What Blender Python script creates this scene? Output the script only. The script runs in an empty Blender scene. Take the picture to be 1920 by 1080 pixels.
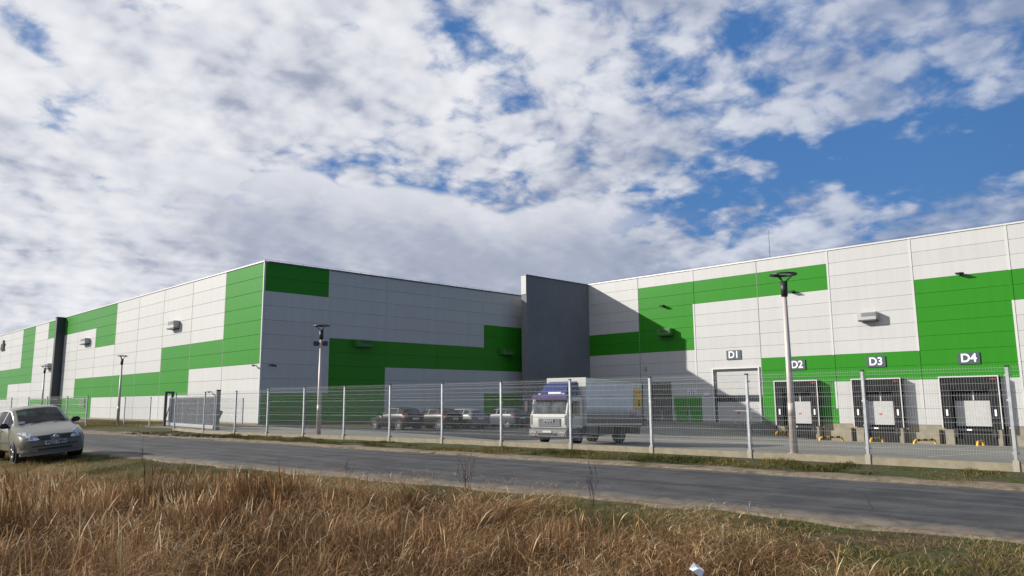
import bpy, math, random
import numpy as np
from mathutils import Vector, Matrix

random.seed(7)
rng = np.random.default_rng(11)
scene = bpy.context.scene
COL = scene.collection

# ------------------------------------------------------------------ camera
CAM_H = 1.45
pit, yaw, rol = [math.radians(a) for a in (8.5982, 44.7222, -0.4124)]
Fv = Vector((math.cos(pit) * math.cos(yaw), math.cos(pit) * math.sin(yaw), math.sin(pit)))
R0 = Vector((math.sin(yaw), -math.cos(yaw), 0.0))
U0 = R0.cross(Fv)
Rv = R0 * math.cos(rol) + U0 * math.sin(rol)
Uv = U0 * math.cos(rol) - R0 * math.sin(rol)
cam = bpy.data.cameras.new("camera")
cam.sensor_width = 36.0
cam.lens = 1401.67 / 1920.0 * 36.0
cam.clip_start = 0.05
cam.clip_end = 3000.0
camo = bpy.data.objects.new("camera", cam)
COL.objects.link(camo)
m = Matrix((Rv, Uv, -Fv)).transposed().to_4x4()
m.translation = Vector((0, 0, CAM_H))
camo.matrix_world = m
scene.camera = camo

# ------------------------------------------------------------------ light, sky
SUN_DIR = Vector((10.3, -12.5, -7.15)).normalized()      # the way the light travels
sun_el = math.asin(-SUN_DIR.z)
to_sun = -SUN_DIR
sun_az = math.atan2(to_sun.x, to_sun.y)                  # clockwise from +Y
sl = bpy.data.lights.new("sun", 'SUN')
sl.energy = 5.0
sl.angle = math.radians(0.55)
sl.color = (1.0, 0.945, 0.86)
so = bpy.data.objects.new("sun", sl)
so.rotation_euler = SUN_DIR.to_track_quat('-Z', 'Y').to_euler()
so.location = (0, 40, 60)
COL.objects.link(so)

scene.view_settings.view_transform = 'Standard'
scene.view_settings.look = 'None'
EXPO = 0.32                                              # exposed a little brighter than the neutral setting
scene.view_settings.exposure = EXPO
scene.view_settings.gamma = 1.0
scene.view_settings.use_curve_mapping = False
scene.cycles.use_denoising = True
scene.cycles.max_bounces = 6
scene.cycles.transparent_max_bounces = 12


class NT:
    """small helper round a node tree"""
    def __init__(s, tree):
        s.t = tree
        s.n = tree.nodes
        s.l = tree.links

    def new(s, kind, **kw):
        nd = s.n.new(kind)
        for k, v in kw.items():
            setattr(nd, k, v)
        return nd

    def put(s, sock, v):
        if hasattr(v, 'is_output') or isinstance(v, bpy.types.NodeSocket):
            s.l.new(v, sock)
        elif isinstance(v, (tuple, list)) and len(v) == 3 and sock.type == 'RGBA':
            sock.default_value = (*v, 1)
        else:
            sock.default_value = v

    def math(s, op, a, b=None, c=None, clamp=False):
        nd = s.new('ShaderNodeMath', operation=op)
        nd.use_clamp = clamp
        s.put(nd.inputs[0], a)
        if b is not None:
            s.put(nd.inputs[1], b)
        if c is not None:
            s.put(nd.inputs[2], c)
        return nd.outputs[0]

    def vmath(s, op, a, b=None, scale=None):
        nd = s.new('ShaderNodeVectorMath', operation=op)
        s.put(nd.inputs[0], a)
        if b is not None:
            s.put(nd.inputs[1], b)
        if scale is not None:
            s.put(nd.inputs[3], scale)
        return nd.outputs['Value'] if op in ('DOT_PRODUCT', 'LENGTH', 'DISTANCE') else nd.outputs[0]

    def smooth(s, v, lo, hi, a=0.0, b=1.0):
        nd = s.new('ShaderNodeMapRange', interpolation_type='SMOOTHSTEP')
        s.put(nd.inputs['Value'], v)
        s.put(nd.inputs['From Min'], lo)
        s.put(nd.inputs['From Max'], hi)
        s.put(nd.inputs['To Min'], a)
        s.put(nd.inputs['To Max'], b)
        return nd.outputs[0]

    def noise(s, vec, scale, detail=4.0, rough=0.5, dist=0.0, lac=2.0):
        nd = s.new('ShaderNodeTexNoise')
        s.put(nd.inputs['Vector'], vec)
        s.put(nd.inputs['Scale'], scale)
        s.put(nd.inputs['Detail'], detail)
        s.put(nd.inputs['Roughness'], rough)
        s.put(nd.inputs['Distortion'], dist)
        s.put(nd.inputs['Lacunarity'], lac)
        return nd.outputs['Fac']

    def mix(s, f, a, b, blend='MIX'):
        nd = s.new('ShaderNodeMix', data_type='RGBA', blend_type=blend)
        s.put(nd.inputs[0], f)
        s.put(nd.inputs[6], a)
        s.put(nd.inputs[7], b)
        return nd.outputs[2]


world = bpy.data.worlds.new("World")
scene.world = world
world.use_nodes = True
W = NT(world.node_tree)
W.n.clear()
wout = W.new('ShaderNodeOutputWorld')
bg = W.new('ShaderNodeBackground')
SKY_STRENGTH = 0.08
bg.inputs['Strength'].default_value = SKY_STRENGTH
W.l.new(bg.outputs[0], wout.inputs[0])
sky = W.new('ShaderNodeTexSky', sky_type='NISHITA')
sky.sun_disc = False
sky.sun_elevation = sun_el
sky.sun_rotation = sun_az
sky.air_density = 1.0
sky.dust_density = 0.6
sky.ozone_density = 2.5
tc = W.new('ShaderNodeTexCoord')
dirv = tc.outputs['Generated']
sep = W.new('ShaderNodeSeparateXYZ')
W.l.new(dirv, sep.inputs[0])
dz = sep.outputs[2]
def plane(k0):
    zc_ = W.math('ADD', W.math('MAXIMUM', dz, 0.0), k0)
    c_ = W.new('ShaderNodeCombineXYZ')
    W.put(c_.inputs[0], W.math('DIVIDE', sep.outputs[0], zc_))
    W.put(c_.inputs[1], W.math('DIVIDE', sep.outputs[1], zc_))
    return c_.outputs[0]


P = plane(0.30)
PB = plane(0.10)
SH = Vector((to_sun.x, to_sun.y, 0)).normalized()
sdot = W.vmath('DOT_PRODUCT', dirv, tuple(SH))            # 1 toward the sun, -1 away from it
rdot = W.vmath('DOT_PRODUCT', dirv, (math.sin(yaw), -math.cos(yaw), 0.0))
def billow(vec, sc):
    """rounded cloud heads: smooth cells broken up by finer cells"""
    wn = W.new('ShaderNodeTexNoise')
    W.put(wn.inputs['Vector'], vec)
    W.put(wn.inputs['Scale'], sc * 1.3)
    W.put(wn.inputs['Detail'], 3.0)
    wv = W.vmath('SCALE', W.vmath('SUBTRACT', wn.outputs['Color'], (0.5, 0.5, 0.5)), scale=0.55 / sc)
    v_ = W.vmath('ADD', vec, wv)
    vo = W.new('ShaderNodeTexVoronoi', feature='F1')
    vo.normalize = True
    W.put(vo.inputs['Vector'], v_)
    W.put(vo.inputs['Scale'], sc)
    W.put(vo.inputs['Detail'], 2.0)
    W.put(vo.inputs['Roughness'], 0.55)
    return W.math('SUBTRACT', 1.0, vo.outputs['Distance'])


big = W.noise(P, 2.6, 3.0, 0.5, 0.4)
fine = W.noise(P, 10.0, 9.0, 0.60, 0.25)
b1 = billow(P, 9.5)
b2 = billow(W.vmath('ADD', P, tuple(SH * 0.032)), 9.5)
mid1 = W.noise(P, 3.2, 4.0, 0.5, 0.3)
mid2 = W.noise(W.vmath('ADD', P, tuple(SH * 0.10)), 3.2, 4.0, 0.5, 0.3)
bank = W.noise(PB, 1.0, 5.0, 0.5, 0.5)
dens = W.math('ADD', W.math('MULTIPLY', W.math('SUBTRACT', fine, 0.5), 0.95), W.math('MULTIPLY', W.math('SUBTRACT', big, 0.5), 0.95))
dens = W.math('ADD', dens, W.math('MULTIPLY', W.math('SUBTRACT', b1, 0.62), 1.0))
dens = W.math('ADD', dens, W.math('ADD', W.math('MULTIPLY', sdot, 0.27), 0.535))
# the open blue band low on the side away from the sun
ex = W.math('DIVIDE', W.math('SUBTRACT', rdot, 0.55), 0.30)
ey = W.math('DIVIDE', W.math('SUBTRACT', W.math('ADD', dz, W.math('MULTIPLY', W.math('SUBTRACT', mid1, 0.5), 0.12)), 0.282), 0.034)
el = W.math('ADD', W.math('MULTIPLY', ex, ex), W.math('MULTIPLY', ey, ey))
dens = W.math('SUBTRACT', dens, W.smooth(el, 0.1, 2.6, 0.26, 0.0))
dens = W.math('ADD', dens, W.smooth(dz, 0.17, 0.24, 0.30, 0.0))
# the sky behind the camera, away from the sun, is mostly clear
dens = W.math('SUBTRACT', dens, W.smooth(sdot, -0.42, -0.70, 0.0, 0.6))
alpha = W.smooth(dens, 0.30, 0.66)
relief = W.math('ADD', W.math('MULTIPLY', W.math('SUBTRACT', b1, b2), 1.3), W.math('MULTIPLY', W.math('SUBTRACT', mid1, mid2), 1.3))
relief = W.math('ADD', relief, W.math('MULTIPLY', W.math('SUBTRACT', fine, 0.5), 0.7))
lit = W.math('ADD', W.math('ADD', 0.84, relief), W.math('MULTIPLY', sdot, 0.28))
lit = W.math('SUBTRACT', lit, W.math('MULTIPLY', W.smooth(bank, 0.38, 0.66), 0.24))
lit = W.math('SUBTRACT', lit, W.math('MULTIPLY', W.smooth(big, 0.50, 0.75), 0.18))
# a long flat bank with a bright crest and a grey belly, seen edge-on
crest = W.math('ADD', 0.275, W.math('MULTIPLY', W.math('SUBTRACT', W.noise(W.vmath('MULTIPLY', dirv, (1, 1, 0.15)), 3.4, 3.0, 0.5, 0.2), 0.5), 0.16))
t_ = W.math('SUBTRACT', crest, dz)                        # >0 below the crest
in_bank = W.math('MULTIPLY', W.smooth(t_, -0.002, 0.012), W.smooth(t_, 0.09, 0.17, 1.0, 0.0))
in_bank = W.math('MULTIPLY', in_bank, W.math('MULTIPLY', W.smooth(rdot, -0.52, -0.30), W.smooth(rdot, 0.10, 0.26, 1.0, 0.0)))
shade = W.math('ADD', W.smooth(t_, 0.0, 0.075, 0.94, 0.50), W.math('MULTIPLY', W.math('SUBTRACT', bank, 0.5), 0.45))
lm = W.new('ShaderNodeMix', data_type='FLOAT')
W.put(lm.inputs[0], W.math('MULTIPLY', in_bank, 0.8))
W.put(lm.inputs[2], lit)
W.put(lm.inputs[3], shade)
lit = lm.outputs[0]
alpha = W.math('MAXIMUM', alpha, W.math('MULTIPLY', in_bank, 0.95))
lit = W.math('SUBTRACT', lit, W.math('MULTIPLY', W.smooth(dz, 0.14, 0.30, 0.14, 0.0), W.math('SUBTRACT', 0.7, sdot)))
# roll the bright end off softly so the cloud tops keep their modelling
hi = W.math('SUBTRACT', 1.0, W.math('POWER', 2.718, W.math('MULTIPLY', W.math('MAXIMUM', W.math('SUBTRACT', lit, 0.6), 0.0), -2.0)))
lit = W.math('ADD', W.math('MINIMUM', lit, 0.6), W.math('MULTIPLY', hi, 0.5))
lit = W.math('MAXIMUM', W.math('MINIMUM', lit, 1.0), 0.0)
k = 1.0 / (SKY_STRENGTH * 2 ** EXPO)
ramp = W.new('ShaderNodeValToRGB')
W.put(ramp.inputs[0], lit)
cr = ramp.color_ramp
cr.elements[0].position = 0.0
cr.elements[0].color = (0.19, 0.235, 0.34, 1)
cr.elements[1].position = 1.0
cr.elements[1].color = (0.90, 0.905, 0.93, 1)
e = cr.elements.new(0.5)
e.color = (0.42, 0.455, 0.56, 1)
cloud = W.vmath('SCALE', ramp.outputs[0], scale=k)
skyc = W.mix(0.80, W.vmath('MULTIPLY', sky.outputs[0], (0.8, 0.95, 1.1)), tuple(c * k for c in (0.062, 0.19, 0.48)))
skyc = W.mix(W.smooth(dz, 0.0, 0.45, 0.30, 0.0), skyc, tuple(c * k for c in (0.16, 0.34, 0.62)))
skyc = W.vmath('SCALE', skyc, scale=W.smooth(sdot, -0.35, -0.85, 1.0, 0.62))
thin = W.math('MULTIPLY', alpha, W.smooth(sdot, -0.55, 0.15, 0.60, 0.98))
full = W.mix(thin, skyc, cloud)
W.l.new(full, bg.inputs['Color'])

# ------------------------------------------------------------------ materials
MATS = {}


def mat(name, col, rough=0.6, metal=0.0, var=0.0, vscale=3.0, bump=0.0, bscale=40.0, coat=0.0, spec=0.5,
        dirt=None, dirt_amt=0.0, dirt_scale=1.5, emis=None):
    if name in MATS:
        return MATS[name]
    mt = bpy.data.materials.new(name)
    mt.use_nodes = True
    N = NT(mt.node_tree)
    b = N.n['Principled BSDF']
    b.inputs['Roughness'].default_value = rough
    b.inputs['Metallic'].default_value = metal
    b.inputs['Specular IOR Level'].default_value = spec
    b.inputs['Coat Weight'].default_value = coat
    b.inputs['Coat Roughness'].default_value = 0.08
    c = tuple(col)
    src = None
    if var > 0 or dirt or bump > 0:
        co = N.new('ShaderNodeTexCoord').outputs['Object']
    if var > 0:
        nz = N.noise(co, vscale, 5, 0.6)
        f = N.smooth(nz, 0.3, 0.7)
        src = N.mix(f, tuple(x * (1 - var) for x in c), tuple(min(1, x * (1 + var)) for x in c))
    if dirt:
        nz = N.noise(co, dirt_scale, 8, 0.7)
        f = N.smooth(nz, 0.45, 0.75, 0.0, dirt_amt)
        src = N.mix(f, src if src is not None else c, dirt)
    if src is None:
        b.inputs['Base Color'].default_value = (*c, 1)
    else:
        N.l.new(src, b.inputs['Base Color'])
    if bump > 0:
        bp = N.new('ShaderNodeBump')
        bp.inputs['Strength'].default_value = bump
        bp.inputs['Distance'].default_value = 0.02
        N.put(bp.inputs['Height'], N.noise(co, bscale, 4, 0.6))
        N.l.new(bp.outputs[0], b.inputs['Normal'])
    MATS[name] = mt
    return mt


def ground_mat(name, ramp_cols, scale, bump=0.5, bscale=30, rough=0.95, patch=None, patch_scale=0.4, patch_lo=0.45, patch_hi=0.6):
    mt = bpy.data.materials.new(name)
    mt.use_nodes = True
    N = NT(mt.node_tree)
    b = N.n['Principled BSDF']
    b.inputs['Roughness'].default_value = rough
    b.inputs['Specular IOR Level'].default_value = 0.2
    co = N.new('ShaderNodeTexCoord').outputs['Object']
    nz = N.noise(co, scale, 10, 0.7)
    r = N.new('ShaderNodeValToRGB')
    N.put(r.inputs[0], nz)
    els = r.color_ramp.elements
    n = len(ramp_cols)
    for i, c in enumerate(ramp_cols):
        pos = 0.3 + 0.4 * i / (n - 1)
        if i == 0:
            els[0].position = pos
            els[0].color = (*c, 1)
        elif i == n - 1:
            els[-1].position = pos
            els[-1].color = (*c, 1)
        else:
            q = els.new(pos)
            q.color = (*c, 1)
    src = r.outputs[0]
    if patch:
        f = N.smooth(N.noise(co, patch_scale, 6, 0.65), patch_lo, patch_hi)
        src = N.mix(f, src, N.mix(N.smooth(nz, 0.3, 0.7), tuple(x * 0.7 for x in patch), tuple(x * 1.25 for x in patch)))
    N.l.new(src, b.inputs['Base Color'])
    bp = N.new('ShaderNodeBump')
    bp.inputs['Strength'].default_value = bump
    bp.inputs['Distance'].default_value = 0.05
    N.put(bp.inputs['Height'], N.noise(co, bscale, 6, 0.7))
    N.l.new(bp.outputs[0], b.inputs['Normal'])
    return mt


def panel_mat(name, col, rough=0.42, streak=0.06, spec=0.4):
    """coated sheet metal: object-wide faint variation plus rain streaks"""
    mt = bpy.data.materials.new(name)
    mt.use_nodes = True
    N = NT(mt.node_tree)
    b = N.n['Principled BSDF']
    geo = N.new('ShaderNodeNewGeometry')
    mp = N.new('ShaderNodeMapping')
    N.l.new(geo.outputs['Position'], mp.inputs[0])
    mp.inputs['Scale'].default_value = (2.2, 2.2, 0.12)
    st = N.smooth(N.noise(mp.outputs[0], 1.0, 6, 0.65), 0.35, 0.75)
    oi = N.new('ShaderNodeObjectInfo').outputs['Random']
    v = N.math('ADD', N.math('MULTIPLY', st, -streak), N.math('MULTIPLY', oi, 0.05))
    v = N.math('ADD', v, 0.98)
    c = N.vmath('SCALE', tuple(col), scale=v)
    N.l.new(c, b.inputs['Base Color'])
    b.inputs['Roughness'].default_value = rough
    b.inputs['Specular IOR Level'].default_value = spec
    # slight oil-canning of the sheet
    mp2 = N.new('ShaderNodeMapping')
    N.l.new(geo.outputs['Position'], mp2.inputs[0])
    mp2.inputs['Scale'].default_value = (0.5, 0.5, 1.0)
    bp = N.new('ShaderNodeBump')
    bp.inputs['Strength'].default_value = 0.12
    bp.inputs['Distance'].default_value = 0.02
    N.put(bp.inputs['Height'], N.noise(mp2.outputs[0], 1.3, 2, 0.5))
    N.l.new(bp.outputs[0], b.inputs['Normal'])
    return mt


WHITE = panel_mat("panel_white", (0.495, 0.495, 0.49))
GREEN = panel_mat("panel_green", (0.024, 0.215, 0.010), 0.38, 0.06, 0.22)
TRIMW = panel_mat("trim_white", (0.56, 0.56, 0.55), 0.4)
GAP = mat("joint_dark", (0.22, 0.22, 0.22), 0.8)
RENDERG = mat("render_grey", (0.18, 0.185, 0.20), 0.95, var=0.05, vscale=0.5, bump=0.25, bscale=25, spec=0.2)
ANTHR = mat("anthracite_sheet", (0.045, 0.052, 0.058), 0.45, var=0.08, vscale=0.6)
CONC = mat("concrete_base", (0.26, 0.23, 0.17), 0.9, var=0.16, vscale=1.6, bump=0.3, bscale=18, dirt=(0.20, 0.18, 0.14), dirt_amt=0.6, dirt_scale=0.9)
CONC2 = mat("concrete_kerb", (0.27, 0.235, 0.165), 0.92, var=0.18, vscale=2.5, bump=0.4, bscale=30, dirt=(0.19, 0.17, 0.12), dirt_amt=0.7, dirt_scale=2.0)
GALV = mat("galvanised_steel", (0.52, 0.54, 0.56), 0.42, 0.55, var=0.15, vscale=6)
GALVW = mat("galvanised_wire", (0.40, 0.42, 0.43), 0.5, 0.3)
STEELP = mat("lamp_pole_paint", (0.50, 0.45, 0.41), 0.5, 0.15, var=0.06, vscale=2)
DARKM = mat("dark_metal", (0.03, 0.032, 0.035), 0.45, 0.2)
BLACKR = mat("black_rubber", (0.022, 0.022, 0.023), 0.75, var=0.3, vscale=4)
CAPB = mat("black_cap", (0.02, 0.02, 0.02), 0.6)
SIGNG = mat("sign_slate", (0.055, 0.075, 0.095), 0.5)
SIGNW = mat("sign_white", (0.82, 0.83, 0.84), 0.5)
YEL = mat("safety_yellow", (0.78, 0.44, 0.02), 0.45, var=0.08)
BLK = mat("stripe_black", (0.02, 0.02, 0.02), 0.5)
RED = mat("sticker_red", (0.62, 0.05, 0.04), 0.5)
VENTG = mat("vent_grey", (0.40, 0.41, 0.42), 0.5, 0.1)
VENTD = mat("vent_dark", (0.07, 0.075, 0.08), 0.6)
PAINTW = mat("painted_line", (0.42, 0.42, 0.39), 0.85, var=0.12, vscale=6)


def glass_mat(name, tint, trans=0.3, rough=0.04):
    mt = bpy.data.materials.new(name)
    mt.use_nodes = True
    N = NT(mt.node_tree)
    b = N.n['Principled BSDF']
    b.inputs['Base Color'].default_value = (0.012, 0.014, 0.016, 1)
    b.inputs['Roughness'].default_value = rough
    b.inputs['Specular IOR Level'].default_value = 0.6
    tr = N.new('ShaderNodeBsdfTransparent')
    tr.inputs[0].default_value = (*tint, 1)
    mx = N.new('ShaderNodeMixShader')
    mx.inputs[0].default_value = trans
    N.l.new(b.outputs[0], mx.inputs[1])
    N.l.new(tr.outputs[0], mx.inputs[2])
    N.l.new(mx.outputs[0], N.n['Material Output'].inputs[0])
    return mt


CARGLASS = glass_mat("car_glass", (0.42, 0.52, 0.48), 0.45)
DGLASS = glass_mat("dark_car_glass", (0.6, 0.65, 0.65), 0.12)
WINGLASS = mat("window_dark", (0.02, 0.024, 0.03), 0.08, spec=0.7)
TRUCKGLASS = mat("truck_windscreen", (0.05, 0.06, 0.065), 0.1, spec=0.8, var=0.9, vscale=2.2)
LAMPGLASS = mat("lamp_lens", (0.55, 0.57, 0.62), 0.12, 0.5, var=0.4, vscale=14)

# ------------------------------------------------------------------ mesh helpers


def finish(name, verts, faces, mt, parent=None, smooth=False, loc=None):
    me = bpy.data.meshes.new(name)
    me.from_pydata([tuple(v) for v in verts], [], faces)
    me.validate()
    if mt:
        me.materials.append(mt)
    if smooth:
        me.polygons.foreach_set('use_smooth', [True] * len(me.polygons))
    me.update()
    return link(name, me, parent, loc)


def link(name, me, parent=None, loc=None):
    o = bpy.data.objects.new(name, me)
    COL.objects.link(o)
    if parent is not None:
        o.parent = parent
    if loc is not None:
        o.location = loc
    return o


class MB:
    def __init__(s):
        s.v = []
        s.f = []

    def add(s, vs, fs):
        n = len(s.v)
        s.v += [tuple(a) for a in vs]
        s.f += [tuple(i + n for i in f) for f in fs]
        return s

    def box(s, x0, x1, y0, y1, z0, z1):
        vs = [(x, y, z) for z in (z0, z1) for x, y in ((x0, y0), (x1, y0), (x1, y1), (x0, y1))]
        return s.add(vs, [(3, 2, 1, 0), (4, 5, 6, 7), (0, 1, 5, 4), (1, 2, 6, 5), (2, 3, 7, 6), (3, 0, 4, 7)])

    def tube(s, p0, p1, r0, r1=None, n=8, cap=True):
        p0, p1 = Vector(p0), Vector(p1)
        r1 = r0 if r1 is None else r1
        d = (p1 - p0).normalized()
        a = d.orthogonal().normalized()
        b = d.cross(a)
        vs = []
        for p, r in ((p0, r0), (p1, r1)):
            for i in range(n):
                t = 2 * math.pi * i / n
                vs.append(p + (a * math.cos(t) + b * math.sin(t)) * r)
        fs = [(i, (i + 1) % n, n + (i + 1) % n, n + i) for i in range(n)]
        if cap:
            fs += [tuple(range(n))[::-1], tuple(range(n, 2 * n))]
        return s.add(vs, fs)

    def path(s, pts, r, n=8):
        """tube along a polyline"""
        pts = [Vector(p) for p in pts]
        vs = []
        ref = None
        for i, p in enumerate(pts):
            d = ((pts[min(i + 1, len(pts) - 1)]) - pts[max(i - 1, 0)]).normalized()
            if ref is None:
                ref = d.orthogonal().normalized()
            a = (ref - d * ref.dot(d)).normalized()
            ref = a
            b = d.cross(a)
            rr = r[i] if isinstance(r, (list, tuple)) else r
            vs += [p + (a * math.cos(2 * math.pi * j / n) + b * math.sin(2 * math.pi * j / n)) * rr for j in range(n)]
        fs = []
        for i in range(len(pts) - 1):
            for j in range(n):
                fs.append((i * n + j, i * n + (j + 1) % n, (i + 1) * n + (j + 1) % n, (i + 1) * n + j))
        fs += [tuple(range(n))[::-1], tuple(range((len(pts) - 1) * n, len(pts) * n))]
        return s.add(vs, fs)

    def prism(s, poly, axis, a0, a1):
        """poly of 2D points in the two other axes, extruded along axis"""
        def mk(p, a):
            if axis == 'x':
                return (a, p[0], p[1])
            if axis == 'y':
                return (p[0], a, p[1])
            return (p[0], p[1], a)
        n = len(poly)
        vs = [mk(p, a0) for p in poly] + [mk(p, a1) for p in poly]
        fs = [(i, (i + 1) % n, n + (i + 1) % n, n + i) for i in range(n)]
        fs += [tuple(range(n))[::-1], tuple(range(n, 2 * n))]
        return s.add(vs, fs)

    def lathe(s, prof, c, axis='y', n=20):
        """profile of (radius, offset along axis)"""
        c = Vector(c)
        vs = []
        for r, h in prof:
            for i in range(n):
                t = 2 * math.pi * i / n
                u, w = r * math.cos(t), r * math.sin(t)
                if axis == 'y':
                    vs.append(c + Vector((u, h, w)))
                elif axis == 'z':
                    vs.append(c + Vector((u, w, h)))
                else:
                    vs.append(c + Vector((h, u, w)))
        fs = []
        for i in range(len(prof) - 1):
            for j in range(n):
                fs.append((i * n + j, i * n + (j + 1) % n, (i + 1) * n + (j + 1) % n, (i + 1) * n + j))
        return s.add(vs, fs)

    def obj(s, name, mt, parent=None, smooth=False, loc=None, bevel=0.0):
        o = finish(name, s.v, s.f, mt, parent, smooth, loc)
        if bevel > 0:
            import bmesh
            bm = bmesh.new()
            bm.from_mesh(o.data)
            bmesh.ops.remove_doubles(bm, verts=bm.verts, dist=1e-5)
            es = [e for e in bm.edges if len(e.link_faces) == 2 and e.calc_face_angle(0) > 0.6]
            bmesh.ops.bevel(bm, geom=es, offset=bevel, segments=2, affect='EDGES', clamp_overlap=True)
            bm.to_mesh(o.data)
            bm.free()
            for p in o.data.polygons:
                p.use_smooth = True
            try:
                o.data.set_sharp_from_angle(angle=0.7)
            except Exception:
                pass
        return o


def text_mesh(txt, size, depth, name, mt, parent=None, bold=0.0, spacing=1.0):
    """text in the XZ plane reading along +x, facing -y, centred; returned as one mesh object"""
    cu = bpy.data.curves.new(name, 'FONT')
    cu.body = txt
    cu.size = size
    cu.extrude = depth
    cu.offset = bold
    cu.space_character = spacing
    cu.align_x = 'CENTER'
    cu.align_y = 'CENTER'
    to = bpy.data.objects.new(name, cu)
    COL.objects.link(to)
    dg = bpy.context.evaluated_depsgraph_get()
    me = bpy.data.meshes.new_from_object(to.evaluated_get(dg))
    bpy.data.objects.remove(to)
    bpy.data.curves.remove(cu)
    me.transform(Matrix.Rotation(math.pi / 2, 4, 'X'))
    me.materials.clear()
    me.materials.append(mt)
    me.name = name
    return link(name, me, parent)


def empty(name, loc, rz=0.0, label=None, cat=None, group=None):
    o = bpy.data.objects.new(name, None)
    o.empty_display_size = 0.3
    COL.objects.link(o)
    o.location = loc
    o.rotation_euler = (0, 0, rz)
    tag(o, label, cat, group)
    return o


def tag(o, label=None, cat=None, group=None, kind=None):
    if label:
        o['label'] = label
    if cat:
        o['category'] = cat
    if group:
        o['group'] = group
    if kind:
        o['kind'] = kind
    return o


def copy_tree(o, parent=None):
    c = o.copy()
    COL.objects.link(c)
    c.parent = parent
    for ch in [x for x in bpy.data.objects if x.parent == o]:
        copy_tree(ch, c)
    return c


# ------------------------------------------------------------------ terrain
def sst(a, b, t):
    t = np.clip((t - a) / (b - a), 0, 1)
    return t * t * (3 - 2 * t)


def zy(x, y):
    g = np.interp(x, [17.5, 20.6, 24, 30, 36, 67.6, 90], [0.0, .03, .40, .83, 1.02, 2.2, 2.4])
    h = 1 - .55 * sst(27, 39, y) - .12 * sst(39, 56, y)
    return -g * h


ys_e = [-60, 2, 6.7, 9, 14, 19, 24, 32, 42, 60, 100, 160]
near_e = [9.6, 9.46, 9.47, 9.15, 8.55, 8.0, 7.62, 7.1, 6.0, 3.8, -4, -22]
far_e = [14.9, 14.66, 14.48, 14.4, 14.2, 14.0, 13.87, 13.5, 12.2, 9.8, 2.5, -15]


def road_near(y):
    return np.interp(y, ys_e, near_e)


def road_far(y):
    return np.interp(y, ys_e, far_e)


def bumps(x, y):
    return (0.5 * np.sin(1.7 * x + 0.6 * y) * np.sin(1.1 * y - 0.4 * x + 1) + 0.3 * np.sin(3.9 * x - 1.3 * y + 2) * np.sin(3.1 * y + 0.7))


def field_z(x, y):
    e = road_near(y)
    d = e - x                       # distance into the field from the road edge
    z = -0.03 - 0.42 * sst(0.3, 4.6, d)
    return z + 0.05 * bumps(x, y) * sst(0.6, 2.0, d)


def ground_z(x, y):
    x = np.asarray(x, float)
    y = np.asarray(y, float)
    zf = field_z(x, y)
    zv = -0.035 + 0.05 * sst(.9, 2.6, x - road_far(y)) + 0.03 * bumps(x * 2, y * 2) * sst(0, .8, x - road_far(y)) * (1 - sst(17.0, 17.6, x))
    z = np.where(x < road_far(y), zf, zv)
    z = np.where((x > road_near(y) - .05) & (x < road_far(y) + .05), -0.05, z)
    lawn = -0.03 - 0.25 * sst(20, 28, x)
    z = np.where(x > 17.6, np.where(y > 47, lawn, zy(x, y) - 0.03), z)
    return z


def grid_sheet(name, xs, ys, zf, mt, kind='structure'):
    X, Y = np.meshgrid(xs, ys)
    Z = zf(X, Y)
    nx, ny = len(xs), len(ys)
    vs = np.stack([X.ravel(), Y.ravel(), np.asarray(Z).ravel()], 1)
    idx = np.arange(nx * ny).reshape(ny, nx)
    q = np.stack([idx[:-1, :-1].ravel(), idx[:-1, 1:].ravel(), idx[1:, 1:].ravel(), idx[1:, :-1].ravel()], 1)
    me = bpy.data.meshes.new(name)
    me.from_pydata(vs.tolist(), [], q.tolist())
    me.materials.append(mt)
    me.polygons.foreach_set('use_smooth', [True] * len(me.polygons))
    o = link(name, me)
    o['kind'] = kind
    return o


M_GROUND = ground_mat("field_soil", [(0.035, 0.028, 0.015), (0.085, 0.065, 0.035), (0.15, 0.115, 0.06)], 6.0, 0.8, 25,
                      patch=(0.06, 0.075, 0.02), patch_scale=0.9, patch_lo=0.42, patch_hi=0.58)
xs = np.concatenate([np.linspace(-900, -60, 15), np.linspace(-50, -6, 12), np.arange(-5, 30, 0.3), np.linspace(30, 100, 30), np.linspace(110, 1500, 14)])
ys = np.concatenate([np.linspace(-900, -60, 15), np.linspace(-50, -6, 12), np.arange(-5, 60, 0.45), np.linspace(61, 180, 40), np.linspace(200, 1800, 14)])
grid_sheet("ground", xs, ys, ground_z, M_GROUND)


def strip(name, e0, e1, ylist, z, mt, n=4, crown=0.0, dip=0.05):
    vs, fs = [], []
    for y in ylist:
        a, b = e0(y), e1(y)
        for i in range(n + 1):
            t = i / n
            vs.append((a + (b - a) * t, y, z + crown * 4 * t * (1 - t) - (dip if i in (0, n) else 0)))
    m_ = n + 1
    for j in range(len(ylist) - 1):
        for i in range(n):
            fs.append((j * m_ + i, j * m_ + i + 1, (j + 1) * m_ + i + 1, (j + 1) * m_ + i))
    o = finish(name, vs, fs, mt, smooth=True)
    o['kind'] = 'structure'
    return o


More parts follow.
